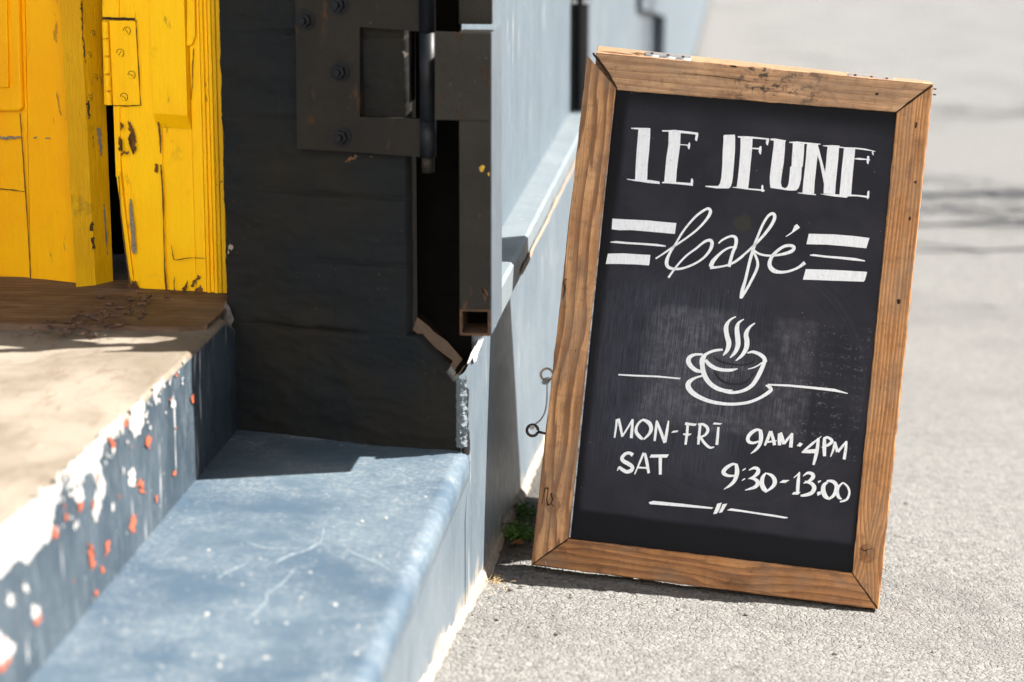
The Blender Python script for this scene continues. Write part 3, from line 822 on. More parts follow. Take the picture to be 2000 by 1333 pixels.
# pale cracks wandering over the lower tread
def tp(u, v, k=0.0004):
    p = on_z(u, v, TZ1)
    for _ in range(3): p = on_z(u, v, tread_h(p.x, p.y) + k)
    return p
def ribbon_on(plane, pts, w, jitter=0.0, rr=None):
    P = catmull([(a, b, c) for (a, b), c in zip(pts, w)], 6)
    vs, fs = [], []
    for i, (u, v, ww) in enumerate(P):
        a = P[max(i - 1, 0)]; b = P[min(i + 1, len(P) - 1)]
        dx, dy = b[0] - a[0], b[1] - a[1]; L = math.hypot(dx, dy) or 1
        j = (rr.uniform(-jitter, jitter) if rr else 0)
        j2 = (rr.uniform(-jitter, jitter) if rr else 0)
        nx_, ny_ = -dy / L, dx / L
        vs.append(plane(u + nx_ * (ww / 2 + j), v + ny_ * (ww / 2 + j)))
        vs.append(plane(u - nx_ * (ww / 2 + j2), v - ny_ * (ww / 2 + j2)))
    for i in range(len(P) - 1):
        fs.append((2 * i, 2 * i + 1, 2 * i + 3, 2 * i + 2))
    return vs, fs
def many(name, plane, strokes, mat, parent, jitter=0.0, seed=1, lift=0.00003):
    vs, fs = [], []; rr = random.Random(seed)
    if len(strokes) > 1:
        for i_, st_ in enumerate(strokes): o_ = many(name, plane, [st_], mat, parent, jitter, seed + i_)
        return o_
    for pts, w in strokes:
        if not isinstance(w, (list, tuple)): w = [w] * len(pts)
        v, f = ribbon_on(plane, pts, w, jitter, rr)
        b = len(vs); vs += v; fs += [tuple(i + b for i in q_) for q_ in f]
    return obj(name, vs, fs, mat, parent)
many('crack', tp, [
    ([(482, 1060), (520, 1070), (560, 1072), (605, 1072)], [1.1, 2.2, 1.65, 2.2]),
    ([(540, 1098), (565, 1085), (590, 1078), (608, 1070), (628, 1055), (632, 1032)], [2.75, 2.75, 2.2, 2.75, 1.65, 1.65]),
    ([(480, 1215), (500, 1195), (520, 1175), (522, 1160), (545, 1145), (560, 1130), (580, 1108)], [1.65, 2.75, 3.3, 2.75, 2.2, 2.2, 1.65]),
    ([(545, 1145), (570, 1150), (600, 1160), (625, 1165)], [1.65, 1.1, 1.1, 0.55]),
    ([(425, 1130), (450, 1115), (480, 1102)], [1.1, 2.2, 1.65]),
    ([(650, 1050), (690, 1080), (740, 1100), (760, 1115)], [1.1, 1.65, 2.75, 1.65]),
    ([(640, 1030), (660, 1025), (680, 1018)], [0.55, 1.65, 1.1])], M_crack, ST, 0.9)
sp = []
rr = random.Random(12)
for i in range(90):
    u = rr.uniform(150, 880); v = rr.uniform(960, 1330)
    p = on_z(u, v, TZ1)
    if p.x < RX + 0.02 or p.x > -0.02: continue
    s_ = rr.choice([0.8, 1, 1.2, 1.6, 2.4]) * (1.4 if v > 1150 else 1)
    sp.append([(u + s_ * math.cos(a) * rr.uniform(.7, 1.4), v + 0.7 * s_ * math.sin(a)) for a in np.linspace(0, 5.2, 6)])
for u, v, s_ in [(405, 1200, 9), (607, 1118, 6), (655, 1180, 8), (560, 1218, 7), (460, 1175, 5), (755, 1012, 6), (708, 1018, 5), (520, 1285, 8), (430, 1300, 9), (700, 1225, 6)]:
    s_ *= 0.6; sp.append([(u + s_ * math.cos(a) * rr.uniform(.6, 1.3), v + 0.7 * s_ * math.sin(a) * rr.uniform(.6, 1.3)) for a in np.linspace(0, 5.2, 7)])
blob('paint_speck', lambda u, v: tp(u, v, 0.0006), sp, simple('dusty_speck', (0.34, 0.35, 0.34), 0.8, scale=60), ST, 4, 0.5, 1)

# ------------------------------------------------------------------ door, frame and their hardware
# jamb runs back from the reveal; the leaf stands open behind it
JA = on_z(430, 580, TZ2); JB = on_z(250, 570, TZ2)
JD = (JB - JA); JD.z = 0; JD.normalize()
JN = Vector((JD.y, -JD.x, 0)); JN = JN if JN.y < 0 else -JN
def jam(u, v, off=0.0): return hit(u, v, JN, JA + JN * off)
DA = on_z(185, 565, TZ2); DB = on_z(0, 545, TZ2)
DD = (DB - DA); DD.z = 0; DD.normalize(); DN = Vector((DD.y, -DD.x, 0)); DN = DN if DN.y < 0 else -DN
def dor(u, v, off=0.0): return hit(u, v, DN, DA + DN * off)
fr = obj('door_frame', *[(lambda b: b)(x) for x in ([], [])], M_yel_b, B) if False else None
def zpoly(fn, pts, off, depth, nrm, mat, name, parent, bev=0.0015):
    P = [fn(u, v, off) for u, v in pts]
    return from_bm(name, prism_bm(P, -nrm * depth, bev), mat, parent)
# extend vertical edges far above the picture with the same direction
def col(x_bot, ybot, s=2.1):
    return x_bot
def strip(fn, nrm, ub0, vb0, ub1, vb1, off, depth, mat, name, parent, top=2.45, bev=0.0018):
    """vertical board between two bottom pixels, plumb sides"""
    a = fn(ub0, vb0, off); b = fn(ub1, vb1, off)
    return from_bm(name, prism_bm([a, b, Vector((b.x, b.y, top)), Vector((a.x, a.y, top))], -nrm * depth, bev), mat, parent)
frame_o = strip(jam, JN, 262, 570, 326, 580, 0.0, 0.05, M_yel_b, 'door_frame', B)
strip(jam, JN, 322, 581, 384, 588, -0.003, 0.05, M_yel_b, 'frame_board', frame_o)
# architrave: stepped profile of slim vertical mouldings
for (a, b, off) in ((383.5, 404, 0.002), (404.3, 411, 0.006), (411.3, 419, 0.001), (419.3, 426, 0.007), (426.3, 434, 0.003), (434.3, 444, -0.001)):
    strip(jam, JN, a, 590, b, 592 if a < 420 else 588, off, 0.055, M_yel_b if a < 426 else M_yel_d, 'moulding', frame_o, bev=0.003)
# raised block above, with sloping underside
P = [jam(u, v, 0.016) for u, v in ((300, 218), (366, 224))]
za_ = P[0].z
blk = bmesh.new()
a, b = jam(300, 222, 0.014), jam(366, 226, 0.014)
c, d = jam(306, 248, 0.0), jam(374, 252, 0.0)
vsb = [a, b, Vector((b.x, b.y, 2.45)), Vector((a.x, a.y, 2.45)), c, d, Vector((d.x, d.y, 2.45)), Vector((c.x, c.y, 2.45))]
obj('raised_block', vsb, [(0, 1, 2, 3), (0, 4, 5, 1), (1, 5, 6, 2), (0, 3, 7, 4)], M_yel_b, frame_o)
zpoly(jam, [(364, -60), (379, -60), (381, 70), (375, 88), (364, 92)], 0.010, 0.012, JN, M_yel_b, 'raised_moulding', frame_o, 0.003)
# door rebate strip beside the gap
zpoly(jam, [(221, 206), (233, 206), (236, 346), (226, 346)], 0.0, 0.04, JN, M_yel_b, 'split_strip', frame_o, 0.001)
zpoly(jam, [(226, 335), (234, 335), (263, 572), (256, 572)], 0.002, 0.04, JN, M_yel_b, 'split_strip', frame_o, 0.001)
zpoly(jam, [(201, -60), (232, -60), (232, 36), (201, 36)], 0.0, 0.04, JN, M_yel_b, 'rebate_piece', frame_o, 0.001)
zpoly(jam, [(198, -60), (262, -60), (300, 575), (262, 572), (226, 205), (203, 205)], -0.004, 0.03, JN, M_yel_b, 'jamb_back', frame_o, 0.001)

# leaf: stile, rail, panel, edge
door = zpoly(dor, [(48, -60), (147, -60), (188, 565), (60, 551)], 0.0, 0.004, DN, M_yel, 'door', B, 0.001)
zpoly(dor, [(-160, -60), (47, -60), (59, 550), (-160, 528)], -0.002, 0.03, DN, M_yel, 'door_rail', door, 0.0012)
zpoly(dor, [(-160, -60), (34, -60), (42, 212), (36, 218), (-160, 215)], 0.008, 0.012, DN, M_yel, 'panel_moulding', door, 0.004)
zpoly(dor, [(-160, -60), (12, -60), (16, 172), (-160, 170)], 0.0125, 0.004, DN, M_yel, 'raised_panel', door, 0.002)
# hinge side edge of the leaf, facing the gap
e0, e1 = dor(147, -60), dor(188, 565)
bk = Vector((0.028, 0.075, 0))
f0, f1_ = jam(192, -60, -0.02), jam(221, 550, -0.02)
g0 = e0 + Vector((0, 0, 0)); 
P0 = hit(196, -60, Vector((1, -0.45, 0)), e1 + Vector((0.0, 0.0, 0))) if False else None
def dedge(u, v, off=0.0):
    n_ = Vector((0.86, -0.5, 0)).normalized()
    return hit(u, v, n_, e1 + n_ * off)
ed = [dedge(153, -60), dedge(187.5, 565), dedge(221, 549), dedge(196, -60)]
obj('door_edge', ed + [p - Vector((0.6, 0.4, 0)) * 0.05 for p in ed], [(0, 1, 2, 3), (1, 5, 6, 2), (2, 6, 7, 3), (0, 3, 7, 4), (0, 4, 5, 1)], M_yel_d, door)
# dark hallway behind leaf and frame
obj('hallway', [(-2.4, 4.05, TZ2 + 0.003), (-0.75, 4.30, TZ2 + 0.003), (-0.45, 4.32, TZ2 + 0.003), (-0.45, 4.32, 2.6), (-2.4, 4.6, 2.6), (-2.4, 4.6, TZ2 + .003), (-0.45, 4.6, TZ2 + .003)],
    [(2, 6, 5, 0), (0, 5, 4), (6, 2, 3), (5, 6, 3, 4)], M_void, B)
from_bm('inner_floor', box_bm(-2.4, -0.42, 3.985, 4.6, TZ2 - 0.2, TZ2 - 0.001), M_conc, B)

# door hinge: two leaves, knuckles, screws
zpoly(jam, [(213, 41), (264, 41), (273, 205), (221, 206)], 0.003, 0.003, JN, M_yel_b, 'hinge_leaf', frame_o, 0.0006)
many('shadow_gap', lambda u, v: jam(u, v, 0.0042), [([(200, 36), (232, 37), (264, 38)], 5), ([(265.5, 40), (270, 120), (275, 206)], 1.6), ([(221, 207), (248, 207.5), (274, 206)], 1.6)], M_gap, frame_o, 0.5)
def screw(fn, nrm, u, v, off, parent, r=0.0052, mat=None, slot=0.6):
    c_ = fn(u, v, off); up = Vector((0, 0, 1)); sd = nrm.cross(up).normalized()
    bm_ = bmesh.new()
    ring0 = []; ring1 = []
    for k in range(16):
        w = 2 * math.pi * k / 16
        d_ = sd * math.cos(w) + up * math.sin(w)
        ring0.append(bm_.verts.new(c_ + d_ * r)); ring1.append(bm_.verts.new(c_ + d_ * r * 0.8 + nrm * 0.0009))
    for k in range(16): bm_.faces.new((ring0[k], ring0[(k + 1) % 16], ring1[(k + 1) % 16], ring1[k]))
    # slotted head: two half discs with a recessed groove between
    ax = sd * math.cos(slot) + up * math.sin(slot); pr = nrm.cross(ax)
    bm_.faces.new(ring1)
    me_ = from_bm('screw', bm_, mat or M_yel_b, parent)
    g = 0.0006
    pts = [c_ + ax * r * .75 + pr * g + nrm * 0.0011, c_ - ax * r * .75 + pr * g + nrm * 0.0011, c_ - ax * r * .75 - pr * g + nrm * 0.0011, c_ + ax * r * .75 - pr * g + nrm * 0.0011]
    n0 = len(me_.data.vertices)
    bm2 = bmesh.new(); bm2.from_mesh(me_.data)
    fv = [bm2.verts.new(p) for p in pts]; f2_ = bm2.faces.new(fv); f2_.material_index = 1
    # dirt ring round the head
    ra = [bm2.verts.new(c_ + (sd * math.cos(2 * math.pi * k / 16) + up * math.sin(2 * math.pi * k / 16)) * r * 1.02 + nrm * 0.0002) for k in range(16)]
    rb = [bm2.verts.new(c_ + (sd * math.cos(2 * math.pi * k / 16) + up * math.sin(2 * math.pi * k / 16)) * r * 1.2 + nrm * 0.0002) for k in range(16)]
    for k in range(11):
        f3 = bm2.faces.new((ra[k], ra[k + 1], rb[k + 1], rb[k])); f3.material_index = 1
    bm2.to_mesh(me_.data); bm2.free()
    me_.data.materials.append(M_gap)
for (u, v, s_) in ((248, 61, 0.9), (235, 104, 2.2), (257, 147, 0.4), (242, 190, 0.6)):
    screw(jam, JN, u, v, 0.0042, frame_o, 0.0062, slot=s_)
EN = Vector((0.86, -0.5, 0)).normalized()
ed2 = [dedge(163, 47, 0.0015), dedge(196, 40, 0.0015), dedge(203, 205, 0.0015), dedge(178, 214, 0.0015)]
from_bm('hinge_leaf', prism_bm(ed2, -EN * 0.001, 0.0), M_yel_d, door)
for (u, v) in ((181, 66), (174, 108), (187, 152), (176, 192)):
    screw(dedge, EN, u, v, 0.0020, door, 0.005, M_yel_d)
for i, (ya, yb) in enumerate(((42, 74), (77, 108), (112, 143), (147, 176), (180, 205))):
    a_ = jam(203 + ya * 0.045, ya, 0.006); b_ = jam(203 + yb * 0.045, yb, 0.006)
    a_ = Vector((b_.x, b_.y, a_.z))
    v_, f_ = tube_mesh([a_, b_], 0.0058, 12)
    obj('hinge_knuckle', v_, f_, M_yel_b, frame_o, smooth=False)
# open seams, chips and scratches in the yellow woodwork
jm = lambda u, v: jam(u, v, 0.0052)
many('open_seam', jm, [
    ([(308, 232), (312, 260), (314, 300)], [3, 4, 2]), ([(314, 322), (318, 380), (320, 460), (322, 530), (326, 580)], [2.5, 3, 2, 2.5, 4]),
    ([(335, 480), (338, 500), (343, 508), (372, 504), (400, 505)], [1, 2, 1.6, 1.4, 1.0]), ([(341, 540), (340, 560), (342, 582)], [1, 2, 1.4]),
    ([(378, 95), (376, 140), (374, 195)], [1, 2, 1]), ([(232, 345), (236, 420), (246, 500), (256, 565)], [1.5, 1.5, 2.4, 3])], M_brown, frame_o, 0.5)
blob('paint_chip', jm, [[(236, 242), (240, 241), (240, 252), (236, 253)], [(250, 240), (256, 245), (262, 262), (266, 280), (262, 294), (254, 292), (250, 276), (254, 260)], [(232, 270), (237, 272), (236, 296), (232, 292)],
    [(236, 300), (246, 296), (252, 299), (240, 304)], [(303, 325), (308, 323), (308, 337), (303, 335)],
    [(357, 562), (364, 553), (366, 556), (361, 570), (357, 566)], [(376, 553), (382, 545), (392, 540), (386, 550), (378, 556)], [(252, 555), (262, 548), (270, 560), (268, 572), (254, 572)], [(380, 566), (392, 560), (398, 572), (384, 574)]], M_brown, frame_o, 2, 0.3)
blob('bare_scratch', jm, [[(253, 392), (257, 392), (262, 430), (265, 470), (266, 492), (257, 493), (256, 460), (253, 430)]], M_scratch, frame_o, 3, 0.15)
blob('rust_patch', jm, [[(253, 262), (258, 262), (258, 288), (253, 286)]], M_rust, frame_o, 3, 0.15)
dr = lambda u, v: dor(u, v, 0.0021)
many('open_seam', lambda u, v: dor(u, v, 0.0016), [([(39, 222), (44, 290), (50, 380), (56, 470), (60, 550)], [1.6, 2, 2.4, 1.8, 2]), ([(-20, 368), (20, 371), (48, 375)], [2, 2, 1.4])], M_brown, door, 0.4)
many('scuff', dr, [([(-10, 268), (12, 270), (42, 268)], [4, 6, 3]), ([(66, 270), (72, 268)], 3), ([(88, 271), (98, 270)], 3)], M_scratch, door, 1.0)
blob('paint_chip', lambda u, v: dedge(u, v, 0.0006), [[(176, 440), (182, 438), (182, 452), (177, 452)], [(180, 465), (186, 470), (186, 490), (181, 485)], [(158, 10), (161, 8), (163, 60), (168, 120), (164, 100), (160, 60)], [(171, 200), (174, 202), (175, 230), (172, 228)]], M_rust, door, 3, 0.3)
many('scuff', lambda u, v: dedge(u, v, 0.0007), [([(192, 250), (196, 280), (198, 305)], [7, 6, 3]), ([(203, 400), (207, 450), (210, 498)], [2, 3, 2])], simple('grey_primer', (0.22, 0.2, 0.2), 0.7), door, 1.2)

M_sill = mat_wood('weathered_timber_sill', ((0.095, 0.054, 0.032), (0.15, 0.095, 0.062), (0.035, 0.018, 0.010)), 40, 0.03, 6.2, ((1.78, 0.12, 0.012),), blotch=0.6, rings=0.5)
vs, fs = [], []; ns = 90
for i in range(ns + 1):
    x = -2.3 + (RX - 0.012 + 2.3) * i / ns
    yf = 3.61 + 0.006 * fbm(x * 9, 1) + (0.03 * max(0, (x + 0.47) / 0.06) ** 2 if x > -0.47 else 0)
    h = TZ2 + 0.007 + 0.0015 * fbm(x * 20, 5)
    vs += [(x, yf - 0.001, TZ2 - 0.004), (x, yf, h - 0.003), (x, yf + 0.004, h), (x, yf + 0.12, h - 0.001), (x, yf + 0.25, h), (x, 3.995, h + 0.001)]
for i in range(ns):
    for k in range(5): fs.append((6 * i + k, 6 * i + k + 1, 6 * i + 7 + k, 6 * i + 6 + k))
fs.append((6 * ns, 6 * ns + 1, 6 * ns + 2, 6 * ns + 3, 6 * ns + 4, 6 * ns + 5))
obj('door_sill', vs, fs, M_sill, B, Matrix.Translation((-2.3, 3.6, TZ2)))

# loose rubble and leaves in front of the door (uncountable litter)
bm = bmesh.new(); rr = random.Random(5)
for i in range(300):
    u = rr.gauss(180, 80) ; v = 628 + (u - 190) * -0.28 + rr.gauss(0, 17)
    if v < 575 or v > 668 or u < 0: continue
    p = on_z(u, v, TZ2 + 0.002)
    if p.x > -0.50: continue
    s_ = min(0.006, 0.0010 * math.exp(rr.expovariate(1.4)))
    p.z += 0.006
    r_ = bmesh.ops.create_icosphere(bm, subdivisions=1, radius=s_)
    for w in r_['verts']:
        w.co = Vector((w.co.x * rr.uniform(.8, 1.8), w.co.y * rr.uniform(.8, 2.2), w.co.z * rr.uniform(.2, .6))) + Vector((p.x, p.y, p.z + s_ * 0.2))
litter = from_bm('crumbled_mortar', bm, simple('crumbled_mortar', (0.15, 0.09, 0.06), 0.95, scale=90, second=(0.05, 0.035, 0.028)), None)
litter['kind'] = 'stuff'; tag(litter, 'brown crumbs of mortar and leaf litter scattered on the threshold under the yellow door', 'rubble')
# lump of hanging mortar at the end of the upper step
vs, fs = [], []
P = [(440, 588), (450, 600), (455, 625), (450, 642), (438, 650), (430, 672), (426, 690), (422, 668), (416, 645), (424, 625), (434, 608)]
a_ = [rev(u, v, 0.014) for u, v in P]; b_ = [rev(u, v, 0.001) for u, v in P]
a_ = [p + RN * (0.004 * math.sin(i * 2.3)) for i, p in enumerate(a_)]; cc = sum(a_, Vector()) / len(a_) + RN * 0.003
n_ = len(P); fs = [(i, (i + 1) % n_, n_ + (i + 1) % n_, n_ + i) for i in range(n_)] + [(i, (i + 1) % n_, 2 * n_) for i in range(n_)]
obj('mortar_lump', a_ + b_ + [cc], fs, simple('grey_mortar_lump', (0.13, 0.12, 0.115), 0.9, scale=60, bumpd=0.004, second=(0.05, 0.045, 0.04)), B)

# ------------------------------------------------------------------ steel gate hung in the recess
G = empty('steel_gate', rev(835, 337, 0.03), 'dark painted steel security gate with bolted hinge plate, hung in the door recess', 'gate')
TOPZ = 2.4
# bolted hinge plate with a cut-out, built from four bars and joined
def rplate(polys, off, depth, mat, name, parent, bev=0.001):
    bm_ = bmesh.new()
    for pts in polys:
        prism_bm([rev(u, v, off) for u, v in pts], -RN * depth, bev, bm=bm_)
    return from_bm(name, bm_, mat, parent)
hp = rplate([[(576, -60), (702, -60), (703, 298), (580, 291)], [(702.3, 229), (822, 233), (822, 307), (703.3, 298.2)], [(702.3, -60), (822, -60), (822, 62), (702.3, 53)]], 0.020, 0.012, M_steel_dk, 'hinge_plate', G, 0.0)
for (u, v) in ((598, 40), (663, 10), (665, 141), (669, 268)):
    c0 = rev(u, v, 0.020)
    bm_ = bmesh.new()
    up = Vector((0, 0, 1)); sd = RN.cross(up)
    def ngon(r, off, n=6, ph=0.2): return [c0 + RN * off + (sd * math.cos(ph + 2 * math.pi * k / n) + up * math.sin(ph + 2 * math.pi * k / n)) * r for k in range(n)]
    prism_bm(ngon(0.0165, 0.0005, 18), RN * 0.002, 0.0004, bm=bm_)
    prism_bm(ngon(0.0115, 0.0028), RN * 0.010, 0.0012, bm=bm_)
    prism_bm(ngon(0.0062, 0.0132, 12), RN * 0.009, 0.001, bm=bm_)
    from_bm('bolt', bm_, M_steel_bl, hp)
c0 = rev(607, 235, 0.0204)
obj('bolt_hole', [c0 + (sd * math.cos(k * math.pi / 8) + up * math.sin(k * math.pi / 8)) * 0.008 for k in range(16)], [tuple(range(16))], M_gap, hp)
# barrel with pin
bc = rev(836, 306, 0.026)
for za_, zb_ in ((-1, 1),):
    v_, f_ = tube_mesh([Vector((bc.x, bc.y, bc.z)), Vector((bc.x, bc.y, rev(836, 236, 0.026).z))], 0.0135, 20)
    obj('hinge_barrel', v_, f_, M_steel_bl, G, smooth=True)
    v_, f_ = tube_mesh([Vector((bc.x, bc.y, rev(836, 234.5, 0.026).z)), Vector((bc.x, bc.y, rev(836, 64, 0.026).z))], 0.0132, 20)
    obj('hinge_barrel', v_, f_, M_steel_bl, G, smooth=True)
    v_, f_ = tube_mesh([Vector((bc.x, bc.y, rev(836, 62.5, 0.026).z)), Vector((bc.x, bc.y, TOPZ))], 0.0135, 20)
    obj('hinge_barrel', v_, f_, M_steel_bl, G, smooth=True)
v_, f_ = tube_mesh([Vector((bc.x, bc.y, rev(836, 337, 0.026).z)), Vector((bc.x, bc.y, rev(836, 304, 0.026).z))], 0.0105, 18)
obj('hinge_pin', v_, f_, M_steel_dk, G, smooth=True)
# strap and tube stile
TY = 3.642
STZ = 0
def onT(u, v, d=0.0): return on_y(u, v, TY + d)
from_bm('strap', prism_bm([onT(849, 62, -0.006), onT(957.5, 67, -0.006), onT(957.5, 236, -0.006), onT(849, 235, -0.006)], (0, 0.005, 0), 0.0008), M_steel_dk, G)
xl, xr = onT(897, 400).x, onT(957.5, 400).x
zb_ = onT(925, 604).z; zc_ = onT(925, 656).z
STZ = onT(925, 64).z
from_bm('stile', box_bm(xl, xr, TY, TY + 0.055, zb_, STZ, 0.0008), M_steel_dk, G)
# the post above the strap stands further back
px0, px1 = on_y(896, 30, 3.782).x, on_y(959.5, 30, 3.782).x
from_bm('post', box_bm(px0, px1, 3.782, 3.836, STZ + 0.001, TOPZ, 0.0008), M_steel_dk, G)
# right-hand faces: pale blue-grey strips carry the tube's sunlit side in their colour
from_bm('sunlit_side_strip', box_bm(xr + 0.0002, xr + 0.0022, TY + 0.002, TY + 0.165, zc_ + 0.002, STZ - 0.001, 0.0005), M_steel_lit, G)
from_bm('sunlit_side_strip', box_bm(px1 + 0.0002, px1 + 0.0020, 3.784, 3.852, STZ + 0.002, TOPZ, 0.0005), M_steel_lit, G)
# open end of the bottom rail: square tube with 3 mm walls
w_ = 0.0042
bm = bmesh.new()
for (a0, a1, c0_, c1_) in ((xl, xr, zc_, zc_ + w_), (xl, xr, zb_ - w_, zb_ - 0.0003), (xl, xl + w_, zc_ + w_, zb_ - w_), (xr - w_, xr, zc_ + w_, zb_ - w_)):
    box_bm(a0, a1, TY, TY + 0.090, c0_, c1_, 0.0, bm=bm)
from_bm('bottom_rail', bm, M_rust, G)
from_bm('rail_dark_fill', box_bm(xl + w_, xr - w_, TY + 0.078, TY + 0.088, zc_ + w_, zb_ - w_), M_void, G)  # near-black block stands in for the unlit inside of the tube
# little runs of yellow and rust paint on the steel
blob('paint_spot', lambda u, v: onT(u, v, -0.0008), [[(938, 326), (944, 325), (945, 335), (939, 337)], [(952, 338), (956, 336), (956, 342)]], simple('yellow_drip', (0.6, 0.36, 0.03)), G, 2, 0.3)
blob('rust_spot', lambda u, v: onT(u, v, -0.0007), [[(943, 565), (950, 568), (952, 585), (945, 580)], [(905, 590), (912, 592), (910, 602), (904, 600)], [(917, 562), (921, 563), (920, 577), (917, 575)], [(935, 418), (940, 420), (938, 426)]], M_rust, G, 2, 0.3)
blob('rust_spot', lambda u, v: rev(u, v, 0.0012), [[(676, 312), (682, 309), (694, 305), (697, 310), (688, 314), (680, 317)], [(724, 307), (730, 306), (731, 311), (725, 312)], [(586, 746), (592, 742), (600, 745), (596, 752), (588, 752)]], simple('pale_rust', (0.13, 0.065, 0.03), 0.9), B, 2, 0.35)
blob('plaster_speck', lambda u, v: rev(u, v, 0.006), [[(786, 104), (792, 102), (797, 106), (792, 112)], [(449, 478), (455, 482), (453, 490), (447, 488)], [(444, 487), (448, 492), (446, 496)]], M_bare, B, 2, 0.35)

# ------------------------------------------------------------------ sandwich board
LAM = math.radians(13.0)
NB = Vector((0, math.cos(LAM), -math.sin(LAM)))       # pushes away from the viewer, into the board
P0 = on_y(1715, 1190, 4.081)
def bd(u, v, off=0.0):                                # off towards the viewer
    return hit(u, v, NB, P0 - NB * off)
BO = bd(1037, 1103); BU = (bd(1715, 1190) - BO).normalized(); BV = NB.cross(BU); BV = BV if BV.z > 0 else -BV
BNV = -NB
SB = empty('sandwich_board', (BO + bd(1715, 1190)) / 2 + Vector((0, 0.2, 0)), 'weathered pine A-frame cafe chalkboard with white hand lettering standing on the pavement', 'chalkboard sign')
def uv(u, v, off=0.0):
    p = bd(u, v, off) - BO
    return p.dot(BU), p.dot(BV)
OTL, OTR, OBR, OBL = uv(1152, 103), uv(1823, 163), uv(1716, 1191), uv(1037, 1104)
ITL, ITR, IBR, IBL = uv(1205, 176), uv(1752, 219), uv(1665, 1120), uv(1110, 1053)
TH = 0.045
wood_l = mat_wood('pine_left_stile', ((0.66, 0.365, 0.175), (0.48, 0.240, 0.105), (0.13, 0.050, 0.020)), 46, 0.050, 1.3, ((0.118, 0.028, 0.013),), blotch=0.5, wsc=3.2, rings=0.75)
wood_t = mat_wood('pine_top_rail', ((0.44, 0.255, 0.140), (0.60, 0.37, 0.21), (0.17, 0.08, 0.04)), 70, 0.015, 4.1, (), stain=1.0, blotch=0.5, rings=0.4)
wood_r = mat_wood('pine_right_stile', ((0.50, 0.245, 0.095), (0.62, 0.33, 0.145), (0.19, 0.07, 0.026)), 150, 0.010, 7.7, ((0.10, 0.031, 0.014),), rings=0.6, blotch=0.45, wsc=2.5)
wood_b = mat_wood('pine_bottom_rail', ((0.33, 0.145, 0.052), (0.46, 0.22, 0.085), (0.10, 0.036, 0.015)), 75, 0.03, 2.9, ((0.385, 0.006, 0.016), (0.055, 0.036, 0.006)), blotch=0.85, wsc=2.2, rings=0.55)
wood_e = mat_wood('pine_sunny_rear', ((0.36, 0.25, 0.16), (0.40, 0.29, 0.19), (0.25, 0.14, 0.07)), 90, 0.01, 9.9, (), blotch=0.1)
def B3(a, b, off=0.0): return BO + BU * a + BV * b + BNV * off

def board_rail(name, O0, O1, I1, I0, mat, back=0.0, th=TH, parent=SB, seed=0, n=70, gap=0.0006):
    """mitred stile: O0-O1 outer edge, I0-I1 inner edge, in board coordinates"""
    O0, O1, I0, I1 = [Vector((*p, 0)) for p in (O0, O1, I0, I1)]
    d = (O1 - O0).normalized()
    O0, I0 = O0 + d * gap, I0 + d * gap; O1, I1 = O1 - d * gap, I1 - d * gap
    ch = 0.0022
    W = ((I0 - O0) - d * (I0 - O0).dot(d)).length
    sec = [(0.0, th - ch), (0.0, ch), (0.3 * ch / W, 0.3 * ch), (ch / W, 0.0), (0.25, 0.0), (0.5, 0.0), (0.75, 0.0), (1 - ch / W, 0.0), (1 - 0.3 * ch / W, 0.3 * ch), (1.0, ch), (1.0, th - ch), (1 - ch / W, th), (ch / W, th)]
    vs, fs = [], []; m = len(sec)
    for i in range(n + 1):
        s = i / n
        for k, (t, dep) in enumerate(sec):
            a = O0.lerp(O1, s); b = I0.lerp(I1, s)
            p = a.lerp(b, t)
            j = 0.0011 * fbm(s * 30 + seed * 9, k * 0.7, seed) + 0.0006 * mnoise.noise(Vector((s * 260, k * 2.3, seed)))
            edge = 1.0 if k in (1, 2, 3, 7, 8, 9) else 0.3
            nrm2 = (b - a).normalized()
            p = p + nrm2 * j * edge * (1 if t < .5 else -1)
            vs.append(B3(p.x, p.y, -back - dep - 0.0004 * edge * fbm(s * 50, k, seed + 3)))
    for i in range(n):
        for k in range(m):
            k2 = (k + 1) % m
            fs.append((i * m + k, i * m + k2, (i + 1) * m + k2, (i + 1) * m + k))
    fs.append(tuple(range(m))); fs.append(tuple(n * m + k for k in range(m))[::-1])
    org = B3(O0.x, O0.y); xd = BU * d.x + BV * d.y
    inw = Vector((I0.x - O0.x, I0.y - O0.y, 0)); inw = inw - d * inw.dot(d)
    yd = BU * inw.x + BV * inw.y
    M = frame(org, xd, yd)
    o = obj(name, vs, fs, mat, parent, M)
    bm_ = bmesh.new(); bm_.from_mesh(o.data); bmesh.ops.recalc_face_normals(bm_, faces=bm_.faces); bm_.to_mesh(o.data); bm_.free()
    return o
OTLl = uv(1147, 108)
board_rail('frame_rail', OBL, OTLl, uv(1203, 172), IBL, wood_l, seed=1, gap=0.0004)
board_rail('frame_rail', uv(1161, 101), OTR, ITR, ITL, wood_t, seed=2, n=60, gap=0.0012)
board_rail('frame_rail', OBR, OTR, ITR, IBR, wood_r, seed=3, gap=0.0007)
board_rail('frame_rail', OBL, OBR, IBR, IBL, wood_b, seed=4, n=60, gap=0.0007)

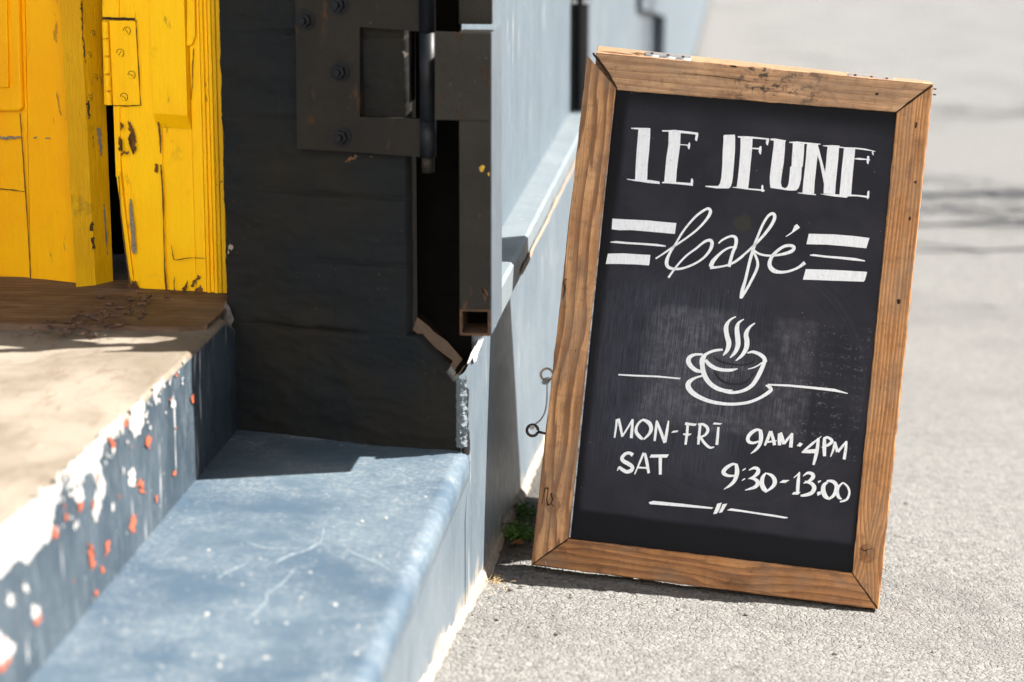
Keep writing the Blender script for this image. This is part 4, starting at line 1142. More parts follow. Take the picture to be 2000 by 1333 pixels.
# the slate-black panel, 11 mm behind the face of the frame
def mat_board():
    t = NT('worn_blackboard_paint')
    co = t.coord('Object'); p = t.sep(co); x, y = p[0], p[1]
    W, H = 0.556, 0.86
    fib = t.noise(t.coord('Object', scale=(520, 16, 1)), 1.0, 4, 0.7)
    n1 = t.noise(co, 9, 5, 0.62); fine = t.noise(co, 500, 2, 0.6)
    c = t.mix(t.ss(n1, 0.3, 0.7), (0.0165, 0.0175, 0.0250), (0.0285, 0.0285, 0.0385))
    # bare border the roller missed along the foot and the right side
    wob = t.math('MULTIPLY', t.math('SUBTRACT', t.noise(co, 8, 3, 0.5), 0.5), 0.012)
    lo = t.ss(t.math('ADD', y, wob), 0.050, 0.062)
    ri = t.ss(t.math('ADD', x, wob), 0.528, 0.516)
    lf = t.ss(t.math('ADD', x, wob), 0.006, 0.022)
    up_ = t.ss(y, 0.845, 0.80)
    zone = t.math('MULTIPLY', t.math('MULTIPLY', lo, ri), t.math('MULTIPLY', lf, up_))
    c = t.mix(t.math('SUBTRACT', 1.0, zone), c, (0.0060, 0.0064, 0.0090))
    def band(v, a, b, s): return t.math('MULTIPLY', t.ss(v, a - s, a + s), t.ss(v, b + s, b - s))
    # rubbed-out chalk patch behind the cup
    wob2 = t.math('MULTIPLY', t.math('SUBTRACT', t.noise(co, 22, 4, 0.6), 0.5), 0.05)
    rub = t.math('MULTIPLY', t.math('MULTIPLY', band(t.math('ADD', x, wob2), 0.10, 0.405, 0.02), band(t.math('ADD', y, t.math('MULTIPLY', wob2, 0.4)), 0.235, 0.455, 0.008)), t.ss(t.noise(co, 8, 3, 0.6), 0.25, 0.6))
    rf = t.ss(t.math('ADD', t.math('MULTIPLY', fib, 0.7), t.math('MULTIPLY', t.noise(co, 60, 4, 0.7), 0.5)), 0.52, 0.78)
    c = t.mix(t.math('MULTIPLY', t.math('MULTIPLY', rub, rf), 0.50), c, (0.16, 0.16, 0.18))
    c = t.mix(t.math('MULTIPLY', rub, 0.07), c, (0.24, 0.24, 0.28))
    # ghosts of old words in ruled columns at the right
    gr = t.math('MULTIPLY', band(x, 0.385, 0.520, 0.004), band(y, 0.20, 0.455, 0.006))
    gx_ = t.math('FRACT', t.math('MULTIPLY', x, 31.0)); gy_ = t.math('FRACT', t.math('MULTIPLY', y, 54.0))
    cell = t.math('MULTIPLY', band(gx_, 0.12, 0.85, 0.05), band(gy_, 0.25, 0.78, 0.08))
    gn = t.ss(t.noise(co, 190, 4, 0.75), 0.50, 0.68)
    c = t.mix(t.math('MULTIPLY', t.math('MULTIPLY', gr, t.math('MULTIPLY', cell, gn)), t.math('MULTIPLY', t.ss(t.noise(co, 22, 2), 0.35, 0.65), 0.85)), c, (0.17, 0.17, 0.19))
    # sweeping wipe marks
    cx_ = t.math('SUBTRACT', x, 0.27); cy_ = t.math('SUBTRACT', y, 0.34)
    rd = t.math('SQRT', t.math('ADD', t.math('MULTIPLY', cx_, cx_), t.math('MULTIPLY', t.math('MULTIPLY', cy_, cy_), 1.1)))
    wn_ = t.noise(t.comb(t.math('MULTIPLY', rd, 120.0), t.math('MULTIPLY', x, 5.0), 0.0), 1.0, 3, 0.6)
    wipe = t.math('MULTIPLY', band(rd, 0.20, 0.262, 0.018), t.ss(wn_, 0.40, 0.7))
    c = t.mix(t.math('MULTIPLY', wipe, 0.035), c, (0.15, 0.17, 0.24))
    sm = t.math('MULTIPLY', band(x, 0.02, 0.30, 0.05), band(y, 0.15, 0.50, 0.06))
    c = t.mix(t.math('MULTIPLY', t.math('MULTIPLY', sm, t.ss(fib, 0.35, 0.7)), 0.22), c, (0.13, 0.155, 0.22))
    fl = t.math('MULTIPLY', t.ss(t.vor(co, 60), 0.045, 0.03), t.ss(t.noise(co, 15, 1), 0.56, 0.6))
    c = t.mix(fl, c, (0.4, 0.3, 0.18))
    nb = t.bump(t.math('ADD', t.math('MULTIPLY', fib, 0.8), t.math('MULTIPLY', fine, 0.5)), 0.35, 0.0006)
    return t.done(c, t.math('ADD', t.math('MULTIPLY', n1, 0.2), 0.6), nb, spec=0.12)
REC = 0.010
def ext(p, q, k): return (p[0] + (p[0] - q[0]) * k, p[1] + (p[1] - q[1]) * k)
pts = [IBL, IBR, ITR, ITL]; cxm = sum(p[0] for p in pts) / 4; cym = sum(p[1] for p in pts) / 4
pn = [(cxm + (a - cxm) * 1.03, cym + (b - cym) * 1.02) for a, b in pts]
Mb = frame(B3(IBL[0], IBL[1], -REC), BU, BV)
panel = from_bm('chalkboard', prism_bm([B3(a, b, -REC) for a, b in pn], -BNV * 0.008), mat_board(), SB, Mb)
# thin whitish strip where the panel meets the left stile
lin = [uv(1196.5, 200), uv(1199, 200), uv(1113.5, 1050), uv(1110.5, 1050)]
obj('panel_edge', [B3(a, b, -0.001) + Vector((0.0006, 0, 0)) for a, b in lin], [(0, 1, 2, 3)], simple('whitish_edge', (0.45, 0.46, 0.5), 0.7, scale=90, second=(0.12, 0.12, 0.14)), SB)

# ---- lettering: each painted character is its own thin sheet of paint on the panel
def mat_chalkpaint():
    t = NT('white_sign_paint'); co = t.coord('Object')
    fib = t.noise(t.coord('Object', scale=(420, 30, 1)), 1.0, 3, 0.7)
    c = t.mix(t.ss(fib, 0.35, 0.75), (0.78, 0.81, 0.86), (0.64, 0.67, 0.74))
    c = t.mix(t.math('MULTIPLY', t.ss(t.noise(co, 150, 4, 0.7), 0.56, 0.70), 0.45), c, (0.36, 0.38, 0.43))
    return t.done(c, 0.6)
M_chalk = mat_chalkpaint()
M_shade = simple('dark_shading_paint', (0.010, 0.010, 0.013), 0.7)
BX, BY = Vector((Mb[0][0], Mb[1][0], Mb[2][0])), 0
layer = [0]
def letter(zoom, polys=(), strokes=(), name='painted_letter', mat=None, lift=0.0006):
    ox, oy, sc = zoom
    verts, faces = [], []
    def loc(X, Y):
        p = bd(ox + X / sc, oy + Y / sc, -REC)
        q = Mb.inverted() @ p
        return q
    for pl_ in polys:
        layer[0] += 1; h = lift + 0.00002 * (layer[0] % 12)
        b = len(verts)
        for X, Y in pl_:
            q = loc(X, Y); verts.append((q.x, q.y, h))
        faces.append(tuple(range(b, b + len(pl_))))
    for P_, w in strokes:
        layer[0] += 1; h = lift + 0.00002 * (layer[0] % 12)
        if not isinstance(w, (list, tuple)): w = [w] * len(P_)
        v, f = ribbon_on(lambda u, vv: loc(u, vv), P_, w)
        b = len(verts); verts += [(q.x, q.y, h) for q in v]; faces += [tuple(i + b for i in q_) for q_ in f]
    bm_ = bmesh.new()
    vv_ = [bm_.verts.new(p) for p in verts]
    for f in faces:
        try: bm_.faces.new([vv_[i] for i in f])
        except ValueError: pass
    bmesh.ops.triangulate(bm_, faces=[f for f in bm_.faces if len(f.verts) > 4])
    for f in bm_.faces:
        f.normal_update()
        if f.normal.z < 0: f.normal_flip()
    me_ = bpy.data.meshes.new(name); bm_.to_mesh(me_); bm_.free()
    return link(name, me_, mat or M_chalk, panel, Mb.copy())
SGN = 1 if (Mb.to_3x3() @ Vector((0, 0, 1))).dot(BNV) > 0 else -1
assert SGN == 1
Z1 = (1210, 230, 7.692); Z2 = (1460, 240, 7.692); Z3 = (1170, 390, 6.346); Z4 = (1370, 390, 5.714)
Z5 = (1320, 600, 6.664); Z6 = (1190, 800, 8.333); Z7 = (1430, 820, 8.0); Z8 = (1390, 890, 6.897)
ZA = (1150, 580, 3.3333); ZB = (1150, 780, 3.3333)
letter(Z1, [[(285,175),(462,165),(460,300),(445,500),(425,700),(415,940),(235,935),(245,700),(258,500),(275,300)],
            [(172,155),(270,155),(455,160),(462,180),(280,180),(175,170)],
            [(110,920),(200,930),(415,938),(470,940),(600,962),(605,1000),(420,982),(300,962),(230,955),(115,932)]])
letter(Z1, [[(740,205),(918,235),(912,400),(885,600),(860,800),(848,968),(672,960),(685,800),(705,600),(735,400)],
            [(640,190),(720,192),(830,187),(1000,205),(1180,228),(1185,260),(1165,352),(1150,355),(1132,330),(1145,258),(1000,240),(920,235),(740,212),(645,212)],
            [(905,400),(1030,408),(1045,375),(1058,380),(1062,420),(1050,478),(1038,478),(1022,445),(1025,425),(905,412)],
            [(640,970),(680,960),(850,968),(1065,985),(1075,920),(1095,915),(1108,950),(1100,1030),(1060,1022),(900,1005),(700,988),(640,988)]])
letter(Z1, [[(1570,262),(1732,258),(1738,300),(1735,500),(1720,700),(1705,880),(1690,980),(1670,1040),(1640,1065),(1460,1065),(1290,1040),(1290,1025),(1480,1030),(1510,990),(1530,900),(1545,700),(1550,500),(1562,350),(1560,285)]])
letter(Z2, [[(-103,221),(75,235),(70,385),(45,640),(25,850),(10,985),(-163,968),(-143,823),(-123,623),(-108,423)],
            [(-145,205),(0,205),(160,220),(325,238),(322,275),(305,340),(290,338),(275,305),(282,255),(160,245),(70,240),(-100,228),(-145,222)],
            [(62,378),(170,380),(190,352),(208,355),(212,400),(200,480),(185,475),(168,440),(168,403),(62,395)],
            [(-225,968),(-160,965),(0,985),(205,1003),(208,950),(225,930),(240,960),(238,1005),(262,1015),(255,1030),(228,1042),(200,1025),(100,1015),(0,1005),(-150,985),(-225,975)]])
letter(Z2, [[(395,260),(565,275),(562,400),(545,600),(515,780),(500,900),(515,965),(565,988),(600,960),(620,900),(632,780),(640,670),(662,650),(668,500),(680,370),(680,300),(852,315),(848,450),(838,560),(830,650),(815,680),(805,850),(790,920),(765,985),(730,1020),(620,1020),(345,980),(335,900),(335,810),(355,640),(375,480),(392,350)],
            [(345,240),(410,238),(578,268),(572,285),(400,270),(345,265)]])
letter(Z2, [[(900,305),(1060,320),(1060,400),(1045,560),(1030,700),(1010,880),(998,1070),(825,1055),(840,880),(860,700),(880,500),(890,350)],
            [(755,1050),(850,1055),(1028,1075),(1028,1090),(900,1080),(760,1060)],
            [(625,290),(740,283),(910,300),(1095,318),(1095,330),(900,322),(700,308),(630,305)],
            [(1055,330),(1075,400),(1100,500),(1130,610),(1162,730),(1175,900),(1148,920),(1135,850),(1110,720),(1085,590),(1050,490)],
            [(1205,355),(1375,370),(1365,520),(1345,720),(1325,920),(1315,1075),(1142,1065),(1150,900),(1165,760),(1180,600),(1195,420)]])
letter(Z2, [[(1450,372),(1618,392),(1610,480),(1590,680),(1570,900),(1555,1110),(1380,1080),(1398,900),(1415,700),(1435,520)],
            [(1132,342),(1265,338),(1382,345),(1382,360),(1460,370),(1620,375),(1770,390),(1920,430),(1918,440),(1890,432),(1895,488),(1885,490),(1868,465),(1870,428),(1700,405),(1610,395),(1380,378),(1200,362),(1135,352)],
            [(1088,1070),(1310,1075),(1500,1090),(1555,1080),(1700,1090),(1795,1100),(1800,1040),(1815,1022),(1832,1030),(1825,1110),(1832,1125),(1815,1130),(1812,1155),(1795,1140),(1790,1128),(1650,1108),(1555,1105),(1500,1110),(1495,1130),(1300,1110),(1150,1085)],
            [(1608,535),(1680,530),(1795,545),(1795,505),(1812,500),(1830,510),(1828,550),(1845,560),(1828,572),(1815,625),(1803,622),(1788,590),(1790,560),(1680,560),(1608,548)]])
for P_ in ([(165,238),(350,248),(600,260),(800,280),(958,293),(940,428),(750,410),(550,393),(400,380),(250,382),(158,370)],
           [(138,525),(210,515),(350,528),(600,543),(720,552),(825,570),(825,588),(750,582),(550,565),(300,550),(145,535)],
           [(110,672),(300,668),(450,678),(636,688),(625,800),(615,818),(450,805),(250,800),(85,798)]):
    letter(Z3, [P_], name='painted_bar')
letter(Z3, strokes=[([(700,735),(800,670),(930,580),(1080,480),(1220,370),(1330,250),(1380,160),(1360,115),(1300,135),(1200,210),(1100,320),(1020,430),(950,550),(880,660),(840,760),(850,830),(920,860),(1030,855),(1180,800),(1300,720),(1380,620),(1400,540),(1370,505),(1300,530),(1200,610),(1080,700),(960,830),(860,970)],
                     [18,22,24,24,26,32,40,34,30,28,26,26,26,32,45,42,34,28,26,28,38,44,38,30,26,24,24,26])])
letter(Z3, strokes=[([(1480,545),(1540,495),(1640,455),(1695,480),(1695,560),(1650,680),(1610,835)], [18,26,30,42,42,38,42]),
                    ([(1710,600),(1640,592),(1560,625),(1480,690),(1410,770),(1385,835)], [12,24,26,34,50,52]),
                    ([(1375,845),(1480,838),(1600,812),(1690,770),(1790,700)], [40,26,24,30,22])])
letter(Z4, strokes=[([(380,690),(470,620),(560,540),(640,460),(720,370),(790,270),(818,195),(795,158),(740,190),(680,290),(630,410),(590,520),(550,650),(520,770),(490,900),(455,1020),(440,1105)],
                     [22,24,26,28,32,36,38,34,28,28,28,34,34,32,34,40,30]),
                    ([(445,1095),(500,1010),(570,880),(620,770),(625,690),(590,600),(575,555)], [30,30,30,32,30,26,24])])
letter(Z4, strokes=[([(590,570),(640,605),(720,625),(820,625),(930,605),(1010,575),(1033,535),(995,515),(920,525),(840,580),(780,650),(760,730),(800,790),(880,812),(980,800),(1080,760),(1155,705)],
                     [22,24,24,24,32,38,36,34,32,34,38,46,50,34,26,28,40])],
       polys=[[(940,412),(1010,360),(1040,290),(1065,275),(1085,295),(1100,315),(1050,350),(985,395),(945,417)]])
for P_ in ([(1198,383),(1480,390),(1700,408),(1875,430),(1840,545),(1600,522),(1400,505),(1172,500)],
           [(1210,618),(1250,610),(1400,628),(1600,642),(1720,655),(1825,680),(1825,692),(1700,682),(1500,660),(1350,645),(1215,628)],
           [(1165,777),(1500,788),(1850,808),(1825,900),(1808,918),(1500,908),(1300,900),(1132,895)]):
    letter(Z4, [P_], name='painted_bar')
for s_ in (([(780,125),(700,175),(655,260),(665,370),(690,470),(670,560),(615,630)], [14,30,58,62,66,50,16]),
           ([(885,160),(820,205),(795,280),(805,400),(808,500),(770,590),(705,662)], [12,34,58,66,62,46,14]),
           ([(1030,210),(960,265),(915,350),(925,450),(915,540),(860,630),(780,700)], [14,34,58,66,60,42,14])):
    letter(Z5, strokes=[s_], name='painted_steam')
letter(Z5, strokes=[([(610,555),(520,565),(440,590),(370,630)], [26,34,34,40]),
    ([(395,605),(350,680),(345,770),(370,880),(430,980),(520,1050),(620,1085),(740,1085)], [30,70,62,64,60,56,46,10]),
    ([(385,690),(450,760),(540,805),(640,822),(730,820),(805,803)], [40,52,46,42,36,10]),
    ([(930,600),(1000,585),(1080,610),(1145,660),(1165,720)], [16,36,46,52,50]),
    ([(940,808),(1010,790),(1080,755),(1120,725)], [10,16,18,20]),
    ([(1160,690),(1120,800),(1060,920),(1000,1010),(920,1070),(820,1105),(720,1115),(620,1105)], [50,56,56,50,44,38,36,20]),
    ([(350,618),(250,620),(180,655),(165,715),(205,780),(265,825),(335,840)], [26,34,52,62,58,50,36])], name='painted_cup')
letter(Z5, strokes=[([(345,895),(250,925),(175,975),(160,1035),(210,1110),(320,1180),(470,1235),(650,1262),(800,1262),(950,1240),(1080,1190),(1180,1130),(1238,1080),(1215,1040),(1170,1020)],
     [24,30,56,68,66,54,46,40,38,38,38,44,48,44,16])], name='painted_saucer')
letter(Z5, strokes=[([(490,640),(560,700),(700,742),(870,755),(1000,720),(1035,640)], [16,26,26,22,26,14]), ([(500,830),(560,930),(680,995),(850,1000),(960,940),(1010,850)], [20,34,32,30,26,14])], name='painted_shading', mat=M_shade, lift=0.0003)
letter(ZA, [[(190,503),(300,508),(450,514),(600,529),(590,537),(450,525),(300,519),(195,512)]], name='painted_line')
letter(ZA, [[(1165,567),(1300,571),(1450,584),(1600,599),(1685,627),(1685,632),(1600,618),(1450,600),(1300,585),(1168,578)]], name='painted_line')
# opening hours
letter(Z6, strokes=[([(85,462),(105,330),(125,160)], [26,32,38]), ([(150,150),(185,300),(212,445)], [44,44,36]), ([(212,440),(300,300),(385,160)], [26,30,34]), ([(382,160),(370,330),(358,468)], [34,46,48])])
letter(Z6, strokes=[([(545,165),(640,215),(682,300),(655,390),(560,490)], [34,66,60,48,24]), ([(560,165),(500,200),(445,280),(440,370),(490,440),(545,485)], [30,36,42,54,60,40])])
letter(Z6, strokes=[([(775,180),(760,320),(738,515)], [30,44,34]), ([(772,185),(830,340),(905,545)], [30,50,46]), ([(905,535),(940,340),(965,185)], [50,46,24])])
letter(Z6, [[(1010,382),(1035,350),(1130,342),(1105,370),(1015,384)]], name='painted_dash')
letter(Z6, [[(1225,250),(1240,210),(1425,235),(1395,272),(1300,260)], [(1198,412),(1205,390),(1340,395),(1310,425),(1250,430)]], [([(1275,240),(1265,390),(1240,575)], [44,42,38])])
letter(Z6, strokes=[([(1480,245),(1465,400),(1448,572)], [44,44,38]), ([(1445,245),(1520,242),(1590,290),(1600,360),(1540,430),(1430,460)], [30,40,50,50,36,24]), ([(1490,465),(1560,560),(1640,622),(1708,610)], [44,46,38,14])])
letter(Z6, [[(1685,245),(1705,212),(1840,228),(1805,250)]], [([(1775,288),(1765,430),(1750,578)], [38,44,46])])
letter(Z6, strokes=[([(385,745),(330,712),(260,725),(208,790),(230,840),(310,885),(375,935),(355,995),(280,1015),(205,975),(165,945),(128,1000)], [64,52,50,58,62,66,60,62,58,56,40,8])])
letter(Z6, strokes=[([(560,705),(510,830),(412,1058)], [36,34,18]), ([(578,712),(610,850),(642,1040)], [42,50,44]), ([(468,945),(632,955)], [30,30])])
letter(Z6, [[(655,785),(680,735),(970,732),(940,785)]], [([(832,770),(830,900),(830,1062)], [55,52,46])])
letter(Z7, strokes=[([(455,170),(380,160),(290,215),(245,290),(262,345),(330,365),(415,340)], [26,44,56,58,54,40,30]), ([(440,160),(452,280),(430,390),(370,470),(290,532)], [54,66,52,40,8])])
letter(Z7, strokes=[([(600,180),(560,290),(508,405)], [44,50,32]), ([(605,180),(640,300),(662,400)], [44,50,52]), ([(555,350),(695,330)], [32,18])])
letter(Z7, strokes=[([(742,215),(738,300),(740,402)], [50,58,48]), ([(760,200),(785,290),(805,385)], [34,50,56]), ([(810,380),(870,300),(940,212)], [36,40,24]), ([(935,212),(925,330),(915,435)], [40,54,56])])
letter(Z7, [[(1008,410),(1055,355),(1105,378),(1065,425)]], name='painted_dot')
letter(Z7, strokes=[([(1090,515),(1230,395),(1395,260)], [22,40,10]), ([(1085,514),(1180,498),(1300,492)], [14,56,66]), ([(1348,290),(1322,500),(1270,708)], [44,56,36])])
letter(Z7, strokes=[([(1442,290),(1440,420),(1442,572)], [46,60,46]), ([(1430,300),(1490,278),(1560,330),(1510,390),(1398,440)], [40,40,48,44,12])])
letter(Z7, strokes=[([(1605,345),(1580,470),(1535,580)], [34,36,16]), ([(1605,345),(1645,505)], [34,50]), ([(1650,505),(1720,420),(1790,335)], [40,40,24]), ([(1785,338),(1772,480),(1748,622)], [34,46,44])])
letter(Z8, strokes=[([(335,120),(280,118),(200,165),(158,222),(185,258),(240,275),(310,272)], [18,34,48,54,48,34,24]), ([(328,112),(342,220),(312,330),(250,400),(165,455)], [40,60,50,38,8])])
letter(Z8, [[(408,205),(430,180),(465,170),(450,190),(415,208)], [(402,340),(425,315),(458,305),(445,325),(410,342)]], name='painted_colon')
letter(Z8, strokes=[([(500,200),(570,168),(622,185),(620,235),(560,290),(490,316)], [10,36,48,54,32,8]), ([(515,302),(590,325),(622,370),(590,420),(520,448),(448,468)], [26,44,56,46,30,8])])
letter(Z8, strokes=[([(735,232),(690,290),(675,375),(705,450),(750,478)], [18,46,62,64,36]), ([(740,240),(810,272),(850,340),(828,412),(720,502)], [18,44,58,48,10])])
letter(Z8, [[(910,368),(960,330),(1050,330),(995,370)]], name='painted_dash')
letter(Z8, [[(1078,525),(1105,492),(1198,492),(1165,528)]], [([(1182,222),(1166,350),(1156,500)], [18,46,44]), ([(1105,302),(1188,232)], [12,24])])
letter(Z8, strokes=[([(1230,280),(1290,237),(1352,248),(1365,292),(1310,345),(1235,375)], [10,34,48,54,34,10]), ([(1255,352),(1340,375),(1382,432),(1350,500),(1270,532),(1198,542)], [26,46,58,52,42,24])])
letter(Z8, [[(1430,345),(1475,333),(1465,355),(1435,375)], [(1418,495),(1470,480),(1475,520),(1425,545)]], name='painted_colon')
letter(Z8, strokes=[([(1562,358),(1512,400),(1502,470),(1528,545),(1575,580)], [24,50,62,62,36]), ([(1548,342),(1630,350),(1678,400),(1672,470),(1640,540),(1570,592)], [22,44,54,48,42,24])])
letter(Z8, strokes=[([(1772,362),(1712,420),(1692,490),(1710,560),(1752,588)], [18,34,44,44,16]), ([(1775,368),(1830,420),(1855,500),(1820,590),(1728,625)], [22,30,30,32,20])])
letter(ZB, [[(388,672),(420,662),(600,680),(812,705),(800,715),(600,700),(400,684)]], name='painted_line')
letter(Z8, [[(75,650),(135,635),(100,740),(65,785),(20,790)], [(150,655),(210,650),(140,765),(95,775)]], name='painted_mark')
letter(Z8, [[(210,733),(265,712),(600,765),(850,800),(1025,832),(1025,845),(980,848),(700,805),(400,760),(215,740)]], name='painted_line')
# resin blotch beside the word
letter(Z4, [[(350,240),(410,190),(500,165),(555,190),(540,235),(565,300),(555,345),(515,375),(495,405),(470,365),(400,340),(370,300)]], name='old_stain', mat=simple('oily_stain', (0.012, 0.0115, 0.0105), 0.6, scale=200, second=(0.005, 0.005, 0.005)), lift=0.0003)

# screws, nail holes on the stiles
blob('nail_hole', lambda u, v: bd(u, v, 0.0012), [[(1752, 586), (1758, 585), (1758, 593), (1753, 594)], [(1788, 240), (1791, 240), (1790, 250), (1787, 250)], [(1786, 354), (1790, 354), (1789, 359), (1786, 358)], [(1775, 425), (1779, 424), (1778, 431), (1775, 430)], [(1710, 182), (1716, 182), (1715, 186), (1710, 186)]], M_gap, SB, 2, 0.1)
many('open_joint', lambda u, v: bd(u, v, 0.0010), [([(1158, 104), (1182, 136), (1205, 173)], [4, 6, 3]), ([(1821, 168), (1786, 193), (1751, 220)], [3, 4, 3]), ([(1040, 1103), (1074, 1078), (1109, 1054)], [2, 3, 3]), ([(1664, 1120), (1688, 1153), (1713, 1188)], [2, 3, 3])], M_gap, SB, 0.5)
# split knot on the left stile
many('knot_crack', lambda u, v: bd(u, v, 0.0013), [([(1058, 986), (1062, 966), (1064, 956), (1070, 954), (1070, 962), (1068, 975), (1070, 988)], [1.5, 1.5, 2.5, 2.5, 1.5, 2, 3]), ([(1070, 988), (1076, 983), (1079, 975), (1076, 966), (1079, 963)], [3, 1.5, 3, 2.5, 1.5]), ([(1076, 984), (1079, 987), (1082, 990)], [2, 1.5, 1])], M_gap, SB, 0.2)
many('knot_crack', lambda u, v: bd(u, v, 0.0013), [([(1680, 1070), (1688, 1076), (1694, 1074), (1704, 1072)], [1, 2, 1.6, 1]), ([(1692, 1076), (1694, 1088)], [1.2, .6])], M_gap, SB, 0.2)
many('split', lambda u, v: bd(u, v, 0.0012), [([(1330, 143), (1400, 150), (1470, 160)], [.6, 1.2, .6]), ([(1425, 129), (1434, 130), (1441, 132)], [2, 4, 1]), ([(1099, 585), (1103, 565), (1101, 550), (1108, 545)], [1, 3, 2, 1])], M_gap, SB, 0.3)

# rear leaf of the A: same frame turned back about the hinge line
RL = math.radians(-19)
TOPL, TOPR = B3(*uv(1161, 101)), B3(*OTR)
ax_u = BU
thick = 0.030
ridge = B3(*uv(1161, 101), -TH - 0.003)
down = Vector((0, math.sin(math.radians(24)), -math.cos(math.radians(24)))); down = (down - BU * down.dot(BU)).normalized()
nb2 = BU.cross(down); nb2 = nb2 if nb2.y > 0 else -nb2           # outward normal of rear leaf
Wd = (Vector(OTR) - Vector(uv(1161, 101))).length
def Rr(a, b, off=0.0): return ridge + BU * a + down * b + nb2 * off
HB = 0.99
def rear_piece(a0, a1, b0, b1, th=thick, mat=wood_e, name='rear_rail', bev=0.002, off=0.0, par=None):
    M = frame(Rr(a0, b0), BU if (a1 - a0) > (b1 - b0) else down, down if (a1 - a0) > (b1 - b0) else BU)
    return from_bm(name, prism_bm([Rr(a0, b0, off), Rr(a1, b0, off), Rr(a1, b1, off), Rr(a0, b1, off)], nb2 * th, bev), mat, par or SB, M)
rear_piece(0.0, Wd - 0.001, -0.003, 0.050)
rear_piece(0.004, 0.058, 0.0505, HB); rear_piece(Wd - 0.055, Wd - 0.001, 0.0505, HB)
rear_piece(0.0585, Wd - 0.0555, HB - 0.055, HB)
rear_piece(0.0585, Wd - 0.0555, 0.0505, HB - 0.0555, 0.006, simple('rear_panel_black', (0.03, 0.03, 0.033), 0.6), 'rear_panel', 0.0, 0.012)
# zinc hinges bridging the two frames on top
def top_hinge(px0, px1):
    a0 = (B3(*uv(px0, 108)) - B3(*uv(1161, 101))).dot(BU); L = (px1 - px0) / 1075.0
    def T(s_, off, h=0.0): return Rr(a0 + L * s_, -0.0035 - h, off)
    upv = -down
    bm_ = bmesh.new()
    for (s0, s1, d0, d1) in ((0.0, 1.0, 0.010, 0.024), (0.0, 0.30, 0.002, 0.010), (0.66, 1.0, 0.002, 0.010), (0.36, 0.60, 0.010, 0.014)):
        prism_bm([T(s0, d0), T(s1, d0), T(s1, d1), T(s0, d1)], upv * 0.0018, 0.0004, bm=bm_)
    o = from_bm('hinge', bm_, M_zinc, SB)
    for s0, s1 in ((0, 0.3), (0.31, 0.66), (0.67, 1.0)):
        v_, f_ = tube_mesh([T(s0, 0.001, 0.0042), T(s1, 0.001, 0.0042)], 0.0036, 12)
        obj('knuckle', v_, f_, M_zinc, o, smooth=True)
    for s_ in (0.15, 0.5, 0.83):
        c_ = T(s_, 0.018, 0.0018)
        v_, f_ = tube_mesh([c_, c_ + upv * 0.0010], 0.0028, 10)
        obj('screw', v_, f_, M_iron, o)
    # leaf let into the front rail
    P_ = [B3(*uv(px0 + 4, 108), -TH + 0.001), B3(*uv(px1 - 4, 108), -TH + 0.001)]
top_hinge(1257, 1350)
top_hinge(1664, 1757)
# splinters lying in the gap
rr = random.Random(4)
spl = []
for (x0, x1, d0, d1, h) in ((1168, 1245, -0.02, -0.028, 0.0015), (1175, 1258, -0.012, -0.018, 0.001), (1228, 1262, -0.026, -0.008, 0.003)):
    a = B3(*uv(x0, 98 + (x0 - 1160) * 0.09), d0) + BV * h; b = B3(*uv(x1, 100 + (x1 - 1160) * 0.09), d1) + BV * h
    v_, f_ = tube_mesh([a, (a + b) / 2 + BV * 0.0012, b], [0.0004, 0.0022, 0.0007], 5)
    b0 = len(spl); obj('splinter', v_, f_, wood_e, SB)
# little nails sticking out at the top right corner
for (u, v) in ((1826, 174), (1825, 185)):
    c_ = bd(u - 3, v, -0.012)
    v_, f_ = tube_mesh([c_, c_ + BU * 0.0055], 0.0013, 8); obj('nail', v_, f_, M_iron, SB)
# staple in the bottom rail
v_, f_ = tube_mesh([bd(1065, 1097, 0.001), bd(1067, 1104, 0.0018), bd(1069, 1110, 0.001)], 0.0006, 6); obj('staple', v_, f_, M_zinc, SB)

# eye screws and cord on the left edges
def eye(c, r, rr_, stem_dir, mat, nrm):
    c = Vector(c); nrm = Vector(nrm).normalized(); s_ = Vector(stem_dir).normalized(); t_ = nrm.cross(s_)
    pts_ = [c + (s_ * math.cos(w) + t_ * math.sin(w)) * r for w in np.linspace(0.25, 2 * math.pi - 0.15, 26)]
    v1, f1_ = tube_mesh(pts_, rr_, 10)
    v2, f2_ = tube_mesh([c + s_ * (r - rr_ * 0.3), c + s_ * (r + 0.012), c + s_ * (r + 0.030)], [rr_, rr_ * 0.8, rr_ * 0.8], 10)
    b_ = len(v1)
    return obj('screw_eye', v1 + v2, f1_ + [tuple(i + b_ for i in q_) for q_ in f2_], mat, SB, smooth=True)
e1c = bd(1040, 841, -0.017)
eye(e1c, 0.0105, 0.0028, BU + BV * -0.12, M_iron, BNV)
